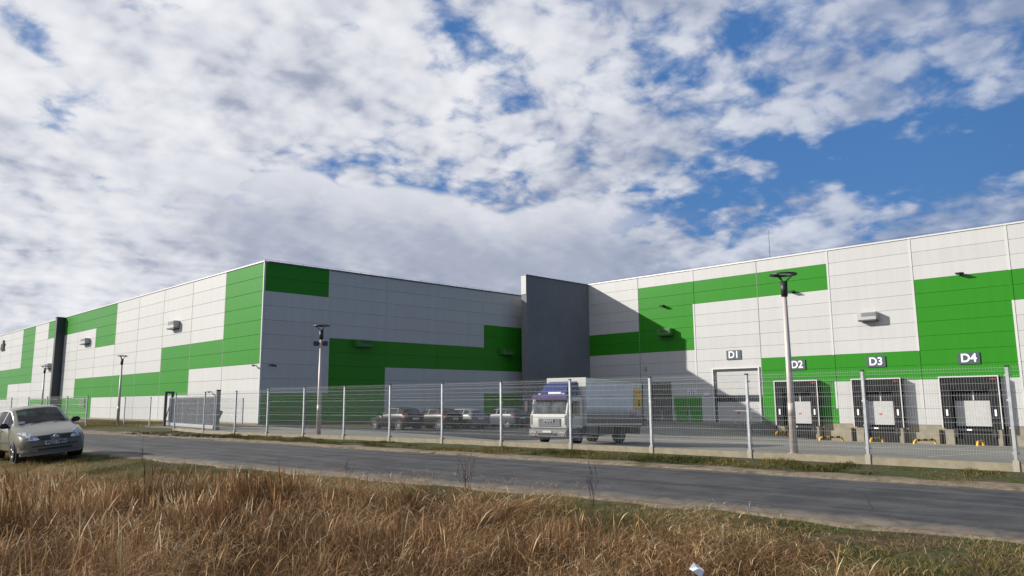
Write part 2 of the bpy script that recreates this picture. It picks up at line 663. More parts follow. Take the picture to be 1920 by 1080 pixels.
# asphalt: worn wheel tracks, patches, grit
def asphalt():
    mt = bpy.data.materials.new("asphalt")
    mt.use_nodes = True
    N = NT(mt.node_tree)
    b = N.n['Principled BSDF']
    b.inputs['Roughness'].default_value = 0.82
    b.inputs['Specular IOR Level'].default_value = 0.35
    co = N.new('ShaderNodeTexCoord').outputs['Object']
    grit = N.noise(co, 90, 3, 0.7)
    mid = N.noise(co, 1.3, 6, 0.65)
    mp = N.new('ShaderNodeMapping')
    N.l.new(co, mp.inputs[0])
    mp.inputs['Scale'].default_value = (2.4, 0.16, 1)
    track = N.noise(mp.outputs[0], 1.0, 4, 0.6)
    v = N.math('ADD', N.math('MULTIPLY', grit, 0.5), N.math('MULTIPLY', mid, 0.7))
    v = N.math('ADD', v, N.math('MULTIPLY', track, 0.9))
    f = N.smooth(v, 0.88, 1.22)
    c = N.mix(f, (0.032, 0.032, 0.033), (0.080, 0.078, 0.077))
    gr = N.new('ShaderNodeTexVoronoi')
    N.put(gr.inputs['Vector'], co)
    gr.inputs['Scale'].default_value = 24
    sp = N.smooth(gr.outputs['Distance'], 0.06, 0.13, 0.55, 0.0)
    c = N.mix(N.math('MULTIPLY', sp, N.smooth(mid, 0.5, 0.62)), c, (0.28, 0.26, 0.22))
    vc = N.new('ShaderNodeTexVoronoi', feature='DISTANCE_TO_EDGE')
    N.put(vc.inputs['Vector'], N.vmath('ADD', co, N.vmath('SCALE', N.new('ShaderNodeTexNoise').outputs['Color'], scale=0.35)))
    vc.inputs['Scale'].default_value = 0.55
    ck = N.math('MULTIPLY', N.smooth(vc.outputs['Distance'], 0.0, 0.012, 0.75, 0.0), N.smooth(N.noise(co, 0.5, 3, 0.5), 0.46, 0.56))
    c = N.mix(ck, c, (0.018, 0.018, 0.018))
    pt = N.new('ShaderNodeTexVoronoi')
    N.put(pt.inputs['Vector'], co)
    pt.inputs['Scale'].default_value = 0.9
    pt.inputs['Randomness'].default_value = 1.0
    c = N.mix(N.math('MULTIPLY', N.smooth(pt.outputs['Distance'], 0.16, 0.20, 1.0, 0.0), N.smooth(N.noise(co, 3.0, 4, 0.6), 0.5, 0.6, 0.0, 0.6)), c, (0.03, 0.03, 0.031))
    # sand carried on to the edges
    ed = N.new('ShaderNodeAttribute', attribute_name='edge').outputs['Fac']
    sf = N.math('MULTIPLY', N.smooth(N.math('ADD', ed, N.math('MULTIPLY', N.noise(co, 2.2, 8, 0.75), 0.55)), 1.0, 1.35), 0.8)
    c = N.mix(sf, c, (0.27, 0.22, 0.155))
    N.l.new(c, b.inputs['Base Color'])
    bp = N.new('ShaderNodeBump')
    bp.inputs['Strength'].default_value = 0.5
    bp.inputs['Distance'].default_value = 0.012
    N.put(bp.inputs['Height'], N.math('ADD', grit, N.math('MULTIPLY', mid, 0.6)))
    N.l.new(bp.outputs[0], b.inputs['Normal'])
    return mt


rys = list(np.concatenate([np.linspace(-60, -2, 20), np.arange(-1.5, 60, 0.4), np.linspace(61, 160, 40)]))
wob = lambda y, s, a: a * (math.sin(y * 2.3 + s) + 0.6 * math.sin(y * 5.1 + 2 * s) + 0.4 * math.sin(y * 11.7 + s))
road = strip("road", lambda y: float(road_near(y)) + wob(y, 1, .03), lambda y: float(road_far(y)) + wob(y, 4, .035), rys, -0.02, asphalt(), 16, 0.03)
at = road.data.attributes.new('edge', 'FLOAT', 'POINT')
at.data.foreach_set('value', [abs((i % 17) / 16 - 0.5) * 2 for i in range(len(road.data.vertices))])

M_SAND = ground_mat("sandy_verge", [(0.12, 0.092, 0.06), (0.21, 0.168, 0.115), (0.29, 0.24, 0.175)], 5.0, 0.7, 22, patch=(0.10, 0.085, 0.045), patch_scale=1.4, patch_lo=0.52, patch_hi=0.66)
strip("sandy_verge", lambda y: float(road_far(y)) + wob(y, 4, .035) - .03, lambda y: float(road_far(y)) + 0.85 + wob(y, 7, .16) + 1.2 * float(sst(30, 36, y)), rys, -0.012, M_SAND, 6, 0.012)
strip("sandy_verge", lambda y: float(road_near(y)) - .30 + wob(y, 9, .14), lambda y: float(road_near(y)) + wob(y, 1, .03) + .03, rys, -0.012, M_SAND, 4, 0.006)

# gravelly apron in front of the gate
M_APRON = ground_mat("gravel_apron", [(0.16, 0.14, 0.11), (0.235, 0.21, 0.17), (0.30, 0.27, 0.22)], 3.0, 0.6, 30)
ays = [38 + i * 0.5 for i in range(25)]
strip("driveway", lambda y: float(road_far(y)) + .25, lambda y: 19.6 + 0.2 * math.sin(y), ays, -0.006, M_APRON, 8, 0.0)

# yard of pale concrete
def yard_mat():
    mt = bpy.data.materials.new("yard_concrete")
    mt.use_nodes = True
    N = NT(mt.node_tree)
    b = N.n['Principled BSDF']
    b.inputs['Roughness'].default_value = 0.85
    co = N.new('ShaderNodeTexCoord').outputs['Object']
    n1 = N.noise(co, 0.35, 8, 0.65)
    n2 = N.noise(co, 14, 5, 0.7)
    f = N.smooth(N.math('ADD', n1, N.math('MULTIPLY', n2, 0.35)), 0.45, 0.9)
    c = N.mix(f, (0.132, 0.125, 0.105), (0.205, 0.195, 0.165))
    vo = N.new('ShaderNodeTexVoronoi', feature='DISTANCE_TO_EDGE')
    N.put(vo.inputs['Vector'], co)
    vo.inputs['Scale'].default_value = 0.11
    ck = N.smooth(vo.outputs['Distance'], 0.0, 0.004, 0.7, 0.0)
    c = N.mix(ck, c, (0.07, 0.07, 0.065))
    N.l.new(c, b.inputs['Base Color'])
    bp = N.new('ShaderNodeBump')
    bp.inputs['Strength'].default_value = 0.25
    bp.inputs['Distance'].default_value = 0.02
    N.put(bp.inputs['Height'], n2)
    N.l.new(bp.outputs[0], b.inputs['Normal'])
    return mt


grid_sheet("yard_pavement", np.concatenate([np.arange(17.62, 40, 0.7), np.linspace(41, 67.8, 24)]), np.concatenate([np.linspace(-60, -2, 20), np.arange(0, 56.9, 1.0)]),
           lambda x, y: zy(x, y) + 0.0 - 0.22 * sst(20, 28, x) * 0, yard_mat())
for (x0, x1, y0) in ((41, 60.5, 20.5), (36.5, 60, 17.0), (40, 60, 13.7), (35, 60, 10.2), (36, 60, 6.7), (42, 60, 24.0)):
    n = 24
    vs, fs = [], []
    for i in range(n + 1):
        x = x0 + (x1 - x0) * i / n
        for dy in (-.06, .06):
            vs.append((x, y0 + dy, float(zy(x, y0)) + .006))
    for i in range(n):
        fs.append((2 * i, 2 * i + 2, 2 * i + 3, 2 * i + 1))
    o = finish("parking_line", vs, fs, PAINTW)
    o['kind'] = 'structure'

# wing's shadow round the cars painted as a dark sheet, following the yard's fall
M_PARK = ground_mat("parking_shadow_dark", [(0.030, 0.030, 0.031), (0.045, 0.045, 0.046), (0.062, 0.061, 0.060)], 4.0, 0.4, 30)
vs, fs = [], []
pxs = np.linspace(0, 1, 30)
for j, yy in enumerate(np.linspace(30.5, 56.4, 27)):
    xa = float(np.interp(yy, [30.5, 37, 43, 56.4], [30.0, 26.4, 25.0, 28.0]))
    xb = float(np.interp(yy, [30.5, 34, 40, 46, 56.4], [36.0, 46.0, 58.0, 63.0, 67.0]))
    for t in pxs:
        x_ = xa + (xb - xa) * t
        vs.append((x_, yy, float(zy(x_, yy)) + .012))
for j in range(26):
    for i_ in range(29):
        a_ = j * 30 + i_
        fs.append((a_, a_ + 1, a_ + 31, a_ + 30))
finish("parking_shadow", vs, fs, M_PARK, smooth=True)['kind'] = 'structure'

# ------------------------------------------------------------------ the warehouse
X0, Y0, XR, YP = 28.44, 56.52, 67.64, 54.44
ROW = 1.18
ZL, ZR = 12.83, 14.76
DL, DD, DR = 6.994, 6.0755, 6.964
WL = Vector((X0, Y0, -0.28))
wh = empty("warehouse", WL, 0, "long green and white panel clad warehouse with dark grey stair tower in the inner corner", "building")


def wpart(mb, name, mt, parent=None, **kw):
    """world-space part of the warehouse (or, under a part, a sub-part)"""
    if parent is None:
        return mb.obj(name, mt, wh, loc=-WL, **kw)
    return mb.obj(name, mt, parent, **kw)


# carcass walls with the dark joint colour, behind the panels
wall_l = wpart(MB().box(X0 + .05, XR - 2, Y0 + .05, 260, -.9, ZL - .06), "wall", GAP)
wall_r = wpart(MB().box(XR + .05, 120, -60, 58, -.72, ZR - .06), "wall", GAP)
wpart(MB().box(XR - 2.02, 119.98, 57.98, 259.98, -.9, ZL - .09), "wall", GAP)
plinth_l = wpart(MB().box(X0 + .02, X0 + .3, Y0 + .02, 260, -.9, -.155).box(X0 + .3, XR - 9, Y0 + .02, Y0 + .3, -2.6, -.155), "plinth", CONC)

PM = {}


def pmesh(w, h, axis, mt):
    """one panel: a thin box with softened long edges; origin at lower left corner on the wall line"""
    key = (round(w, 3), round(h, 3), axis, mt.name)
    if key in PM:
        return PM[key]
    g = 0.007
    c = 0.013
    mb = MB()
    prof = [(0.06, g), (0.012, g), (0.0, g + c), (0.0, h - g - c), (0.012, h - g), (0.06, h - g)]   # (depth, z)
    if axis == 'x':        # wall faces -x, panel runs along +y
        mb.prism([(d, z) for d, z in prof], 'y', g, w - g)
    else:                  # wall faces -y, runs along +x
        mb.prism([(d, z) for d, z in prof], 'x', g, w - g)
    me = bpy.data.meshes.new("panel")
    me.from_pydata(mb.v, [], mb.f)
    me.materials.append(mt)
    me.update()
    PM[key] = me
    return me


def col_rows(spec, n):
    """spec like 'W5G2W4' -> list of colours top to bottom"""
    out = []
    i = 0
    while i < len(spec):
        c = spec[i]
        j = i + 1
        while j < len(spec) and spec[j].isdigit():
            j += 1
        out += [c] * int(spec[i + 1:j])
        i = j
    return out[:n]


cm = {'W': WHITE, 'G': GREEN}
# west facade (sunlit), bays from the corner
L_spec = ["G7W4", "W5G2W4", "W5G4W2", "W7G2W2", "W7G2W2", "G4W3G2W2", "G2W5G4", "G2W7G2", "G2W7G2", "W9G2", "G7W4", "W5G2W4", "W5G4W2", "W5G4W2", "W7G2W2", "G2W5G4"]
far_mb = {'W': MB(), 'G': MB()}
for i, sp in enumerate(L_spec):
    for r, c in enumerate(col_rows(sp, 11)):
        y = Y0 + .02 + i * DL
        z = ZL - (r + 1) * ROW
        if i < 14:
            link("panel", pmesh(DL, ROW, 'x', cm[c]), wall_l, (X0, y, z))
        else:
            far_mb[c].box(X0, X0 + .06, y + .014, y + DL - .014, z + .014, z + ROW - .014)
for c in 'WG':
    tag(wpart(far_mb[c], "distant_panels", cm[c], wall_l), kind='stuff')
# green/white split inside bay seven at the bottom
# south facade (shade)
D_spec = ["G2W7G2", "W5G6", "W5G2W4", "W5G2W4", "W3G4W2G2", "W3G4W2G2"]
for i, sp in enumerate(D_spec):
    for r, c in enumerate(col_rows(sp, 11)):
        w = DD
        link("panel", pmesh(w, ROW, 'y', cm[c]), wall_l, (X0 + .02 + i * DD, Y0, ZL - (r + 1) * ROW))
# dock facade (sunlit)
R_spec = ["W5G2W6", "W1G6W6", "W1G2W10", "W1G2W5G5", "W8G2W3", "W3G7W3", "W3G2W8", "W5G3W5"]
for i, sp in enumerate(R_spec):
    yl = YP - i * DR              # far (left in the photo) edge of the bay
    for r, c in enumerate(col_rows(sp, 13)):
        h = ROW if r < 12 else 1.31
        z = ZR - (r + 1) * ROW if r < 12 else -.71
        w = DR
        y = yl - DR
        if i == 2 and z < 4.3:       # door D1 takes the right of this bay
            y0d, y1d = 33.9, 38.66
            zb = z
            hh = h
            if z + h > 4.42 - .02:
                pass
            # left piece
            link("panel", pmesh(yl - y1d, hh, 'x', cm['W']), wall_r, (XR, y1d, zb))
            if z + h > 4.46:
                link("panel", pmesh(y1d - y, z + h - 4.42, 'x', cm['W']), wall_r, (XR, y, 4.42))
            elif False:
                pass
            link("panel", pmesh(y0d - y, min(hh, 4.42 - z), 'x', cm['G' if z < 1.6 else 'W']), wall_r, (XR, y, zb))
            continue
        link("panel", pmesh(w, h, 'x', cm[c]), wall_r, (XR, y, z))
# joint covers on the dock facade, white beside white panels, green on green
for i in range(1, 8):
    y = YP - i * DR
    if i in (2, 4, 5, 6, 7):
        rows_l = col_rows(R_spec[i - 1], 13)
        for r in range(12):
            rr = col_rows(R_spec[i], 13)[r]
            c = 'W' if 'W' in (rows_l[r], rr) else 'G'
            z = ZR - (r + 1) * ROW
            if z < -.2:
                continue
            far_mb_ = MB().box(XR - .028, XR + .01, y + .02, y + .19, z, z + ROW)
            tag(wpart(far_mb_, "joint_cover", TRIMW if c == 'W' else GREEN, wall_r), None)
    else:
        wpart(MB().box(XR - .012, XR + .03, y - .03, y + .03, -.7, ZR - .05), "joint_cover", GAP, wall_r)
for i in range(1, 14):
    y = Y0 + .02 + i * DL
    wpart(MB().box(X0 - .006, X0 + .03, y - .035, y + .035, -.15, ZL - .02), "joint_cover", GAP, wall_l)
for i in range(1, 5):
    x = X0 + .02 + i * DD
    rows_l = col_rows(D_spec[i - 1], 11)
    rr = col_rows(D_spec[i], 11)
    mbw, mbg = MB(), MB()
    for r in range(11):
        z = ZL - (r + 1) * ROW
        t = mbg if rows_l[r] == 'G' and rr[r] == 'G' else mbw
        t.box(x - .09, x + .09, Y0 - .025, Y0 + .01, z, z + ROW)
    wpart(mbw, "joint_cover", WHITE, wall_l)
    if mbg.v:
        wpart(mbg, "joint_cover", GREEN, wall_l)
# corner trim, copings
wpart(MB().box(X0 - .04, X0 + .10, Y0 - .04, Y0 + .10, -.155, ZL), "corner_trim", TRIMW)
COPE = mat("coping_sheet", (0.62, 0.62, 0.61), 0.4, 0.2)
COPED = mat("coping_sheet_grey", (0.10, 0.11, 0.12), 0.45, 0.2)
wpart(MB().box(X0 - .07, X0 + .35, Y0 - .07, 260, ZL, ZL + .10), "coping", COPE)
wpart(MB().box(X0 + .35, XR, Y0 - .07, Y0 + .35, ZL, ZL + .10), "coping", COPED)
wpart(MB().box(XR - .07, XR + .35, -60, YP, ZR, ZR + .12), "coping", COPE)
# roofs
ROOFM = mat("roof_membrane", (0.3, 0.3, 0.3), 0.9)
wpart(MB().box(X0 + .35, 118, Y0 + .35, 259, ZL - .4, ZL - .05), "roof", ROOFM)
wpart(MB().box(XR + .35, 118, -59, 57.5, ZR - .4, ZR - .05), "roof", ROOFM)
# stair tower: rendered dark grey, taller than the roof beside it
RENDERG2 = ground_mat("tower_render", [(0.175, 0.178, 0.19), (0.20, 0.204, 0.218), (0.222, 0.226, 0.24)], 0.35, 0.25, 20)
tw = wpart(MB().box(57.15, XR - .002, YP, YP + .76, -2.6, ZR + .0), "tower", RENDERG2)
wpart(MB().box(57.08, XR + .0, YP - .07, YP + .83, ZR, ZR + .09), "tower_coping", COPED)
TL = mat("tower_side_sunlit", (0.42, 0.42, 0.41), 0.5)  # lighter colour stands in for sunlight on the side above the roof
wpart(MB().box(57.11, 57.147, YP + .02, YP + .74, ZL - .1, ZR - .01), "tower_side_sunlit", TL)
# dark fin between two halls
wpart(MB().box(27.42, X0 + .03, 111.6, 112.3, -.3, ZL - .05).box(27.37, X0 - .075, 111.55, 112.35, ZL - .05, ZL + .03), "fire_wall_fin", ANTHR)
# roof edge rods
mb = MB()
for i in range(26):
    mb.tube((X0 + .1 + i * 1.15, Y0 + .1, ZL + .09), (X0 + .1 + i * 1.15, Y0 + .1, ZL + .24), .018, n=4)
for i in range(42):
    y = YP - .5 - i * 1.6
    mb.tube((XR + .1, y, ZR + .1), (XR + .1, y, ZR + .26), .018, n=4)
mb.path([(XR + .12, YP, ZR + .27), (XR + .12, -20, ZR + .27)], .009, 4)
mb.path([(X0 + .1, Y0 + .12, ZL + .25), (57, Y0 + .12, ZL + .25)], .009, 4)
tag(wpart(mb, "lightning_conductor", DARKM), kind='stuff')
# concrete plinth of the dock side
zg = lambda y, x=66.0: float(zy(x, y))
plr = MB()
plr.box(XR + .015, XR + .4, 32.75, 58, -2.7, -.715).box(XR + .015, XR + .4, -60, 14.0, -2.7, -.715)
docks = [(28.05, 32.1), (21.1, 25.1), (14.12, 18.25), (7.1, 11.2)]
lo = [32.75, 28.0 + .0, 21.1, 14.0]
prev = 32.75
plr.box(XR + .015, XR + .4, 32.1, 32.75, -2.7, -.715).box(XR + .015, XR + .4, 25.1, 28.05, -2.7, -.715).box(XR + .015, XR + .4, 18.25, 21.1, -2.7, -.715)
plinth_r = wpart(plr, "plinth", CONC)
for (ya, yb) in docks[:3]:
    # side piers carrying the shelter and the leveller pit
    wpart(MB().box(XR - .62, XR + .3, yb - .75, yb - .12, -2.7, -.99), "pier", CONC, plinth_r)
    wpart(MB().box(XR - .62, XR + .3, ya + .12, ya + .42, -2.7, -.99), "pier", CONC, plinth_r)
    wpart(MB().box(XR - .5, XR + .012, yb + .35, yb + 1.75, -2.7, -1.05).box(XR - .5, XR + .012, yb + 1.75, yb + 2.05, -2.7, -1.3), "buttress", CONC, plinth_r)
    wpart(MB().box(XR - .06, XR + .01, yb + .0, yb + .32, -2.15, -1.1), "recess", VENTD, plinth_r)

# loading dock shelters
DOCKM = mat("shelter_fabric", (0.016, 0.016, 0.018), 0.85, spec=0.2, bump=0.4, bscale=6, var=0.3, vscale=2)
DOORW = mat("dock_door_white", (0.46, 0.46, 0.455), 0.5, var=0.05)
ALU = mat("white_frame_profile", (0.62, 0.62, 0.61), 0.35)
DP = 0.72


def dock_shelter(ya, yb, first):
    xf = XR - DP
    zt, zb = 3.12, -.92
    base = wpart(MB().box(xf + .03, XR - .003, yb - .06, yb, zb, zt)
                 .box(xf + .03, XR - .003, ya, ya + .06, zb, zt)
                 .box(xf + .03, XR - .003, ya + .06, yb - .06, zt - .06, zt), "dock_shelter", DOCKM)
    wpart(MB().box(xf - .01, xf + .03, yb - .07, yb + .01, zb, zt + .02), "frame_profile", ALU, base)
    wpart(MB().box(xf - .01, xf + .03, ya - .01, ya + .07, zb, zt + .02), "frame_profile", ALU, base)
    wpart(MB().box(xf - .012, xf + .028, ya + .07, yb - .07, zt - .07, zt + .02), "frame_profile", ALU, base)
    # side curtains
    for (c0, c1) in ((yb - .75, yb - .07), (ya + .07, ya + .72)):
        wpart(MB().box(xf + .035, xf + .06, c0, c1, zb, zt - .07), "side_curtain", DOCKM, base)
        ym = (c0 + c1) / 2
        wpart(MB().box(xf + .018, xf + .033, ym - .07, ym + .07, .05, .55), "guide_mark", SIGNW, base)
    # head curtain hanging with a sag
    n = 12
    vs, fs = [], []
    for j, (zz, xo) in enumerate(((zt - .07, .03), (zt - .5, .07), (zt - .95, .12))):
        for i in range(n + 1):
            t = i / n
            y = ya + .07 + (yb - ya - .14) * t
            sag = (-.14 * math.sin(math.pi * t) + .05 * math.sin(9 * t)) if j == 2 else 0
            vs.append((xf + xo + (.03 * math.sin(11 * t + j) if j else 0), y, zz + sag))
    for j in range(2):
        for i in range(n):
            fs.append((j * (n + 1) + i, j * (n + 1) + i + 1, (j + 1) * (n + 1) + i + 1, (j + 1) * (n + 1) + i))
    mbh = MB().add(vs, fs)
    mbh.add([(v[0] + .02, v[1], v[2]) for v in vs], [f[::-1] for f in fs])
    wpart(mbh, "head_curtain", DOCKM, base, smooth=True)
    wpart(MB().box(xf + .005, xf + .026, ya + .22, ya + .55, zt - .28, zt - .23), "maker_tag", RED, base)
    # door behind: leaf, two windows, mullion
    yl, yr = yb - .85, ya + .62
    wpart(MB().box(XR - .06, XR - .025, yr, yl, -.75, 1.22), "door_leaf", DOORW, base)
    wpart(MB().box(XR - .06, XR - .03, yr, yl, 1.24, 2.35), "door_head", DOCKM, base)
    ymid = (yl + yr) / 2
    for (a, b) in ((yr + .1, ymid - .05), (ymid + .05, yl - .1)):
        wpart(MB().box(XR - .075, XR - .062, a, b, 1.3, 1.78), "door_window", WINGLASS, base)
    wpart(MB().box(XR - .09, XR - .061, ymid - .04, ymid + .04, 1.24, 2.1), "door_mullion", ALU, base)
    if ya > 20:
        wpart(MB().box(XR - .075, XR - .062, ymid - .02, ymid + .2, .08, .2), "warning_sticker", RED, base)
    # leveller lip and pit
    wpart(MB().box(XR - .5, XR + .3, ya + .45, yb - .78, -2.7, -1.12), "leveller_pit", mat("pit_black", (0.01, 0.01, 0.01), 0.9), base)
    wpart(MB().box(XR - .66, XR + .05, ya + .45, yb - .78, -1.115, -.93), "leveller_lip", DARKM, base)
    for yy in (ya + .6, yb - .95):
        wpart(MB().box(XR - .74, XR - .64, yy - .13, yy + .13, -1.55, -1.0), "rubber_bumper", BLACKR, base)
    wpart(MB().box(XR - .69, XR - .662, ymid + .15, ymid + .5, -1.08, -.96), "leveller_plate", SIGNW, base)
    return base


for ya, yb in docks[:3]:
    dock_shelter(ya, yb, False)
# dark backing inside shelters is the wall itself; cut the look with a dark reveal panel
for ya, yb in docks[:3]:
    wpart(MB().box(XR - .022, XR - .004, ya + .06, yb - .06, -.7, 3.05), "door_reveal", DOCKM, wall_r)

# level-access door D1
DSEC = mat("door_section_white", (0.44, 0.44, 0.43), 0.5, var=0.04)
d1 = wpart(MB().box(XR + .035, XR + .048, 33.9, 38.66, -.7, 4.42), "sectional_door", DSEC)
for k_ in range(8):
    z0 = -.70 + k_ * .64
    if k_ in (3,):
        wpart(MB().box(XR + .01, XR + .034, 33.95, 38.60, z0 + .01, z0 + .62), "door_section", DARKM, d1)
        for j in range(4):
            a = 34.05 + j * 1.14
            wpart(MB().box(XR + .0, XR + .009, a, a + 1.04, z0 + .08, z0 + .55), "pane", WINGLASS, d1)
    else:
        wpart(MB().box(XR + .0, XR + .034, 33.95, 38.60, z0 + .01, z0 + .63), "door_section", DSEC, d1)
wpart(MB().box(XR - .12, XR + .03, 38.66, 38.80, -.7, 4.52), "door_frame", ALU, d1)
wpart(MB().box(XR - .12, XR + .03, 33.76, 33.9, -.7, 4.52), "door_frame", ALU, d1)
wpart(MB().box(XR - .12, XR + .03, 33.9, 38.66, 4.42, 4.52), "door_frame", ALU, d1)
wpart(MB().box(XR - .02, XR - .002, 36.0, 36.3, .1, .3), "warning_sticker", RED, d1)
wpart(MB().box(XR - .06, XR - .002, 33.9, 38.66, 4.2, 4.42), "lintel_shade", DARKM, d1)  # dark strip paints the shade of a recessed door head
wpart(MB().box(XR - .06, XR - .002, 38.4, 38.66, -.7, 4.2), "side_shade", DARKM, d1)  # same painted shade down the left reveal
# dark shutter and green service door further left
sh = wpart(MB().box(XR - .03, XR - .004, 43.65, 46.4, -.7, 3.3), "roller_shutter", mat("shutter_taupe", (0.10, 0.095, 0.088), 0.6, var=0.15))
for k_ in range(12):
    wpart(MB().box(XR - .05, XR - .031, 43.7, 46.35, -.68 + k_ * .33, -.68 + k_ * .33 + .30), "shutter_slat", MATS["shutter_taupe"], sh)
gd = wpart(MB().box(XR - .03, XR - .004, 40.15, 43.4, -.7, 1.77), "service_door", GREEN)
wpart(MB().box(XR - .045, XR - .031, 41.7, 41.76, -.68, 1.75), "door_seam", GAP, gd)

# ramp in front of D1, its railing
ramp_o = wpart(MB().box(63.9, XR + .01, 33.0, 54.3, -2.7, -.74), "ramp", mat("ramp_concrete", (0.20, 0.195, 0.18), 0.9, var=0.15, bump=0.3, bscale=15))
for k_ in range(7):
    wpart(MB().box(63.9 + .02, XR + .01, 33.0 - (k_ + 1) * .28, 33.0 - k_ * .28, -2.7, -.9 - k_ * .18), "step", MATS["ramp_concrete"], ramp_o)

# ------------------------------------------------------------------ fittings on the walls (things of their own)
def face_unit(name, axis, a0, a1, z0, z1, depth, mt, dark, label, cat, group=None):
    """hooded vent box; axis 'x': on a wall facing -x at XR/X0; a0<a1 along the wall"""
    wallp, ax = axis
    ac = (a0 + a1) / 2
    hw = (a1 - a0) / 2
    h = z1 - z0
    if ax == 'x':
        root = empty(name, (wallp - .03, ac, z0), math.radians(-90), label, cat, group)
    else:
        root = empty(name, (ac, wallp - .03, z0), 0, label, cat, group)
    # local: along +x, out of the wall = -y
    MB().box(-hw, hw, -depth, 0, h * .12, h).obj("housing", mt, root, bevel=.02)
    MB().box(-hw * .98, hw * .98, -depth * .92, -.02, 0, h * .115).obj("underside", dark, root)
    MB().box(-hw * .55, hw * .92, -depth - .012, -depth + .01, h * .52, h * .93).obj("grille", dark, root)
    for i in range(4):
        z = h * (.57 + .09 * i)
        MB().box(-hw * .54, hw * .91, -depth - .03, -depth - .013, z, z + h * .035).obj("louvre", mt, root)
    return root


GV = "hooded air units on the warehouse walls"
VENTGR = mat("vent_green", (0.045, 0.20, 0.03), 0.5)
face_unit("air_unit", (XR, 'x'), 22.6, 24.15, 8.05, 8.8, .7, VENTG, VENTD, "grey hooded air unit on the white wall above the D3 sign", "air unit", GV)
face_unit("air_unit", (XR, 'x'), 43.1, 44.75, 8.12, 8.87, .7, VENTGR, VENTD, "green hooded air unit at the edge of the big shadow right of the grey tower", "air unit", GV)
face_unit("air_unit", (X0, 'x'), 73.3, 75.1, 8.56, 9.35, .55, VENTG, VENTD, "grey air unit on the sunlit west wall nearest the building corner", "air unit", GV)
face_unit("air_unit", (X0, 'x'), 100.6, 102.8, 8.67, 9.4, .55, VENTG, VENTD, "grey air unit on the west wall just right of the dark fin", "air unit", GV)
face_unit("air_unit", (X0, 'x'), 116.0, 118.2, 6.2, 6.95, .55, VENTG, VENTD, "grey air unit half hidden left of the dark fin, behind a lamp head", "air unit", GV)
face_unit("air_unit", (Y0, 'y'), 37.1, 38.75, 6.25, 6.9, .6, VENTGR, VENTD, "green air unit on the shaded wall at left, near the white joint", "air unit", GV)
face_unit("air_unit", (Y0, 'y'), 55.1, 56.75, 6.25, 6.85, .6, VENTGR, VENTD, "green air unit on the shaded wall right beside the grey tower", "air unit", GV)


def wall_lamp(loc, rz, label):
    r = empty("wall_lamp", loc, rz, label, "wall lamp", "flat floodlights on the warehouse wall")
    MB().box(-.08, .08, -.12, 0, -.08, .08).obj("bracket", DARKM, r)
    MB().add([(-.28, -.62, .06), (.28, -.62, .06), (.28, -.08, .0), (-.28, -.08, .0), (-.28, -.62, .12), (.28, -.62, .12), (.28, -.08, .1), (-.28, -.08, .1)],
             [(3, 2, 1, 0), (4, 5, 6, 7), (0, 1, 5, 4), (1, 2, 6, 5), (2, 3, 7, 6), (3, 0, 4, 7)]).obj("lamp_head", DARKM, r)
    return r


wall_lamp((XR - .03, 16.1, 11.25), math.radians(-90), "dark flat floodlight at the top edge of the big green field above D4")
wall_lamp((XR - .03, 44.2, 11.3), math.radians(-90), "dark flat floodlight on the green panel nearest the grey tower")
wall_lamp((XR - .03, 30.0, 11.3), math.radians(-90), "dark flat floodlight just right of the tall lamp post head")


def cctv(loc, rz, label):
    r = empty("security_camera", loc, rz, label, "camera", "security cameras on the warehouse")
    MB().box(-.05, .05, -.3, 0, -.03, .03).obj("bracket", DARKM, r)
    MB().tube((-.02, -.28, 0), (.42, -.36, -.06), .075, n=8).obj("camera_body", VENTG if loc[0] < 28 else DARKM, r)
    return r


cctv((X0 - .03, 57.3, 4.45), math.radians(-90), "small camera on the sunlit side of the building corner")
cctv((X0 + .75, Y0 - .03, 4.45), 0, "small camera on the shaded side of the building corner")
cctv((X0 - .03, 65.4, 2.45), math.radians(-90), "small camera low on the white wall above the sliding gate")
b_ = MB().box(-.13, .13, -.1, 0, 0, .42).obj("wall_box", VENTG, None, bevel=.02)
b_.location = (XR - .03, 46.8, 4.6)
b_.rotation_euler.z = math.radians(-90)
tag(b_, "small pale box on the shaded wall above the truck", "wall box")
b_ = MB().box(-.35, .35, -.12, 0, 0, .22).obj("wall_box", SIGNW, None, bevel=.02)
b_.location = (XR - .03, 39.5, 1.85)
b_.rotation_euler.z = math.radians(-90)
tag(b_, "small white box on the wall left of door D1", "wall box")
# louvred grille low on the west wall
g_ = empty("wall_grille", (X0 - .01, 101.7, 1.0), math.radians(-90), "green louvred grille low on the west wall behind the parked car", "wall grille")
MB().box(-1.0, 1.0, -.05, 0, 0, 1.15).obj("frame", VENTGR, g_)
for i in range(7):
    MB().box(-.92, .92, -.09, -.051, .07 + i * .15, .16 + i * .15).obj("louvre", VENTD if i % 2 else VENTGR, g_)


# numbered dock signs
def dock_sign(yc, zc, txt, label):
    r = empty("dock_sign", (XR - .03, yc, zc), math.radians(-90), label, "sign", "dock number signs")
    MB().box(-.78, .78, -.05, 0, -.46, .46).obj("plate", SIGNG, r, bevel=.01)
    t = text_mesh(txt, .92, .012, "lettering", SIGNW, r, bold=.022)
    t.location = (0, -.062, -.0)
    return r


dock_sign(36.35, 5.77, "D1", "slate sign reading D1 above the white sectional door")
dock_sign(30.05, 4.56, "D2", "slate sign reading D2 partly behind the lamp post")
dock_sign(23.12, 4.56, "D3", "slate sign reading D3 above the middle dock shelter")
dock_sign(16.12, 4.54, "D4", "slate sign reading D4 above the right dock shelter")
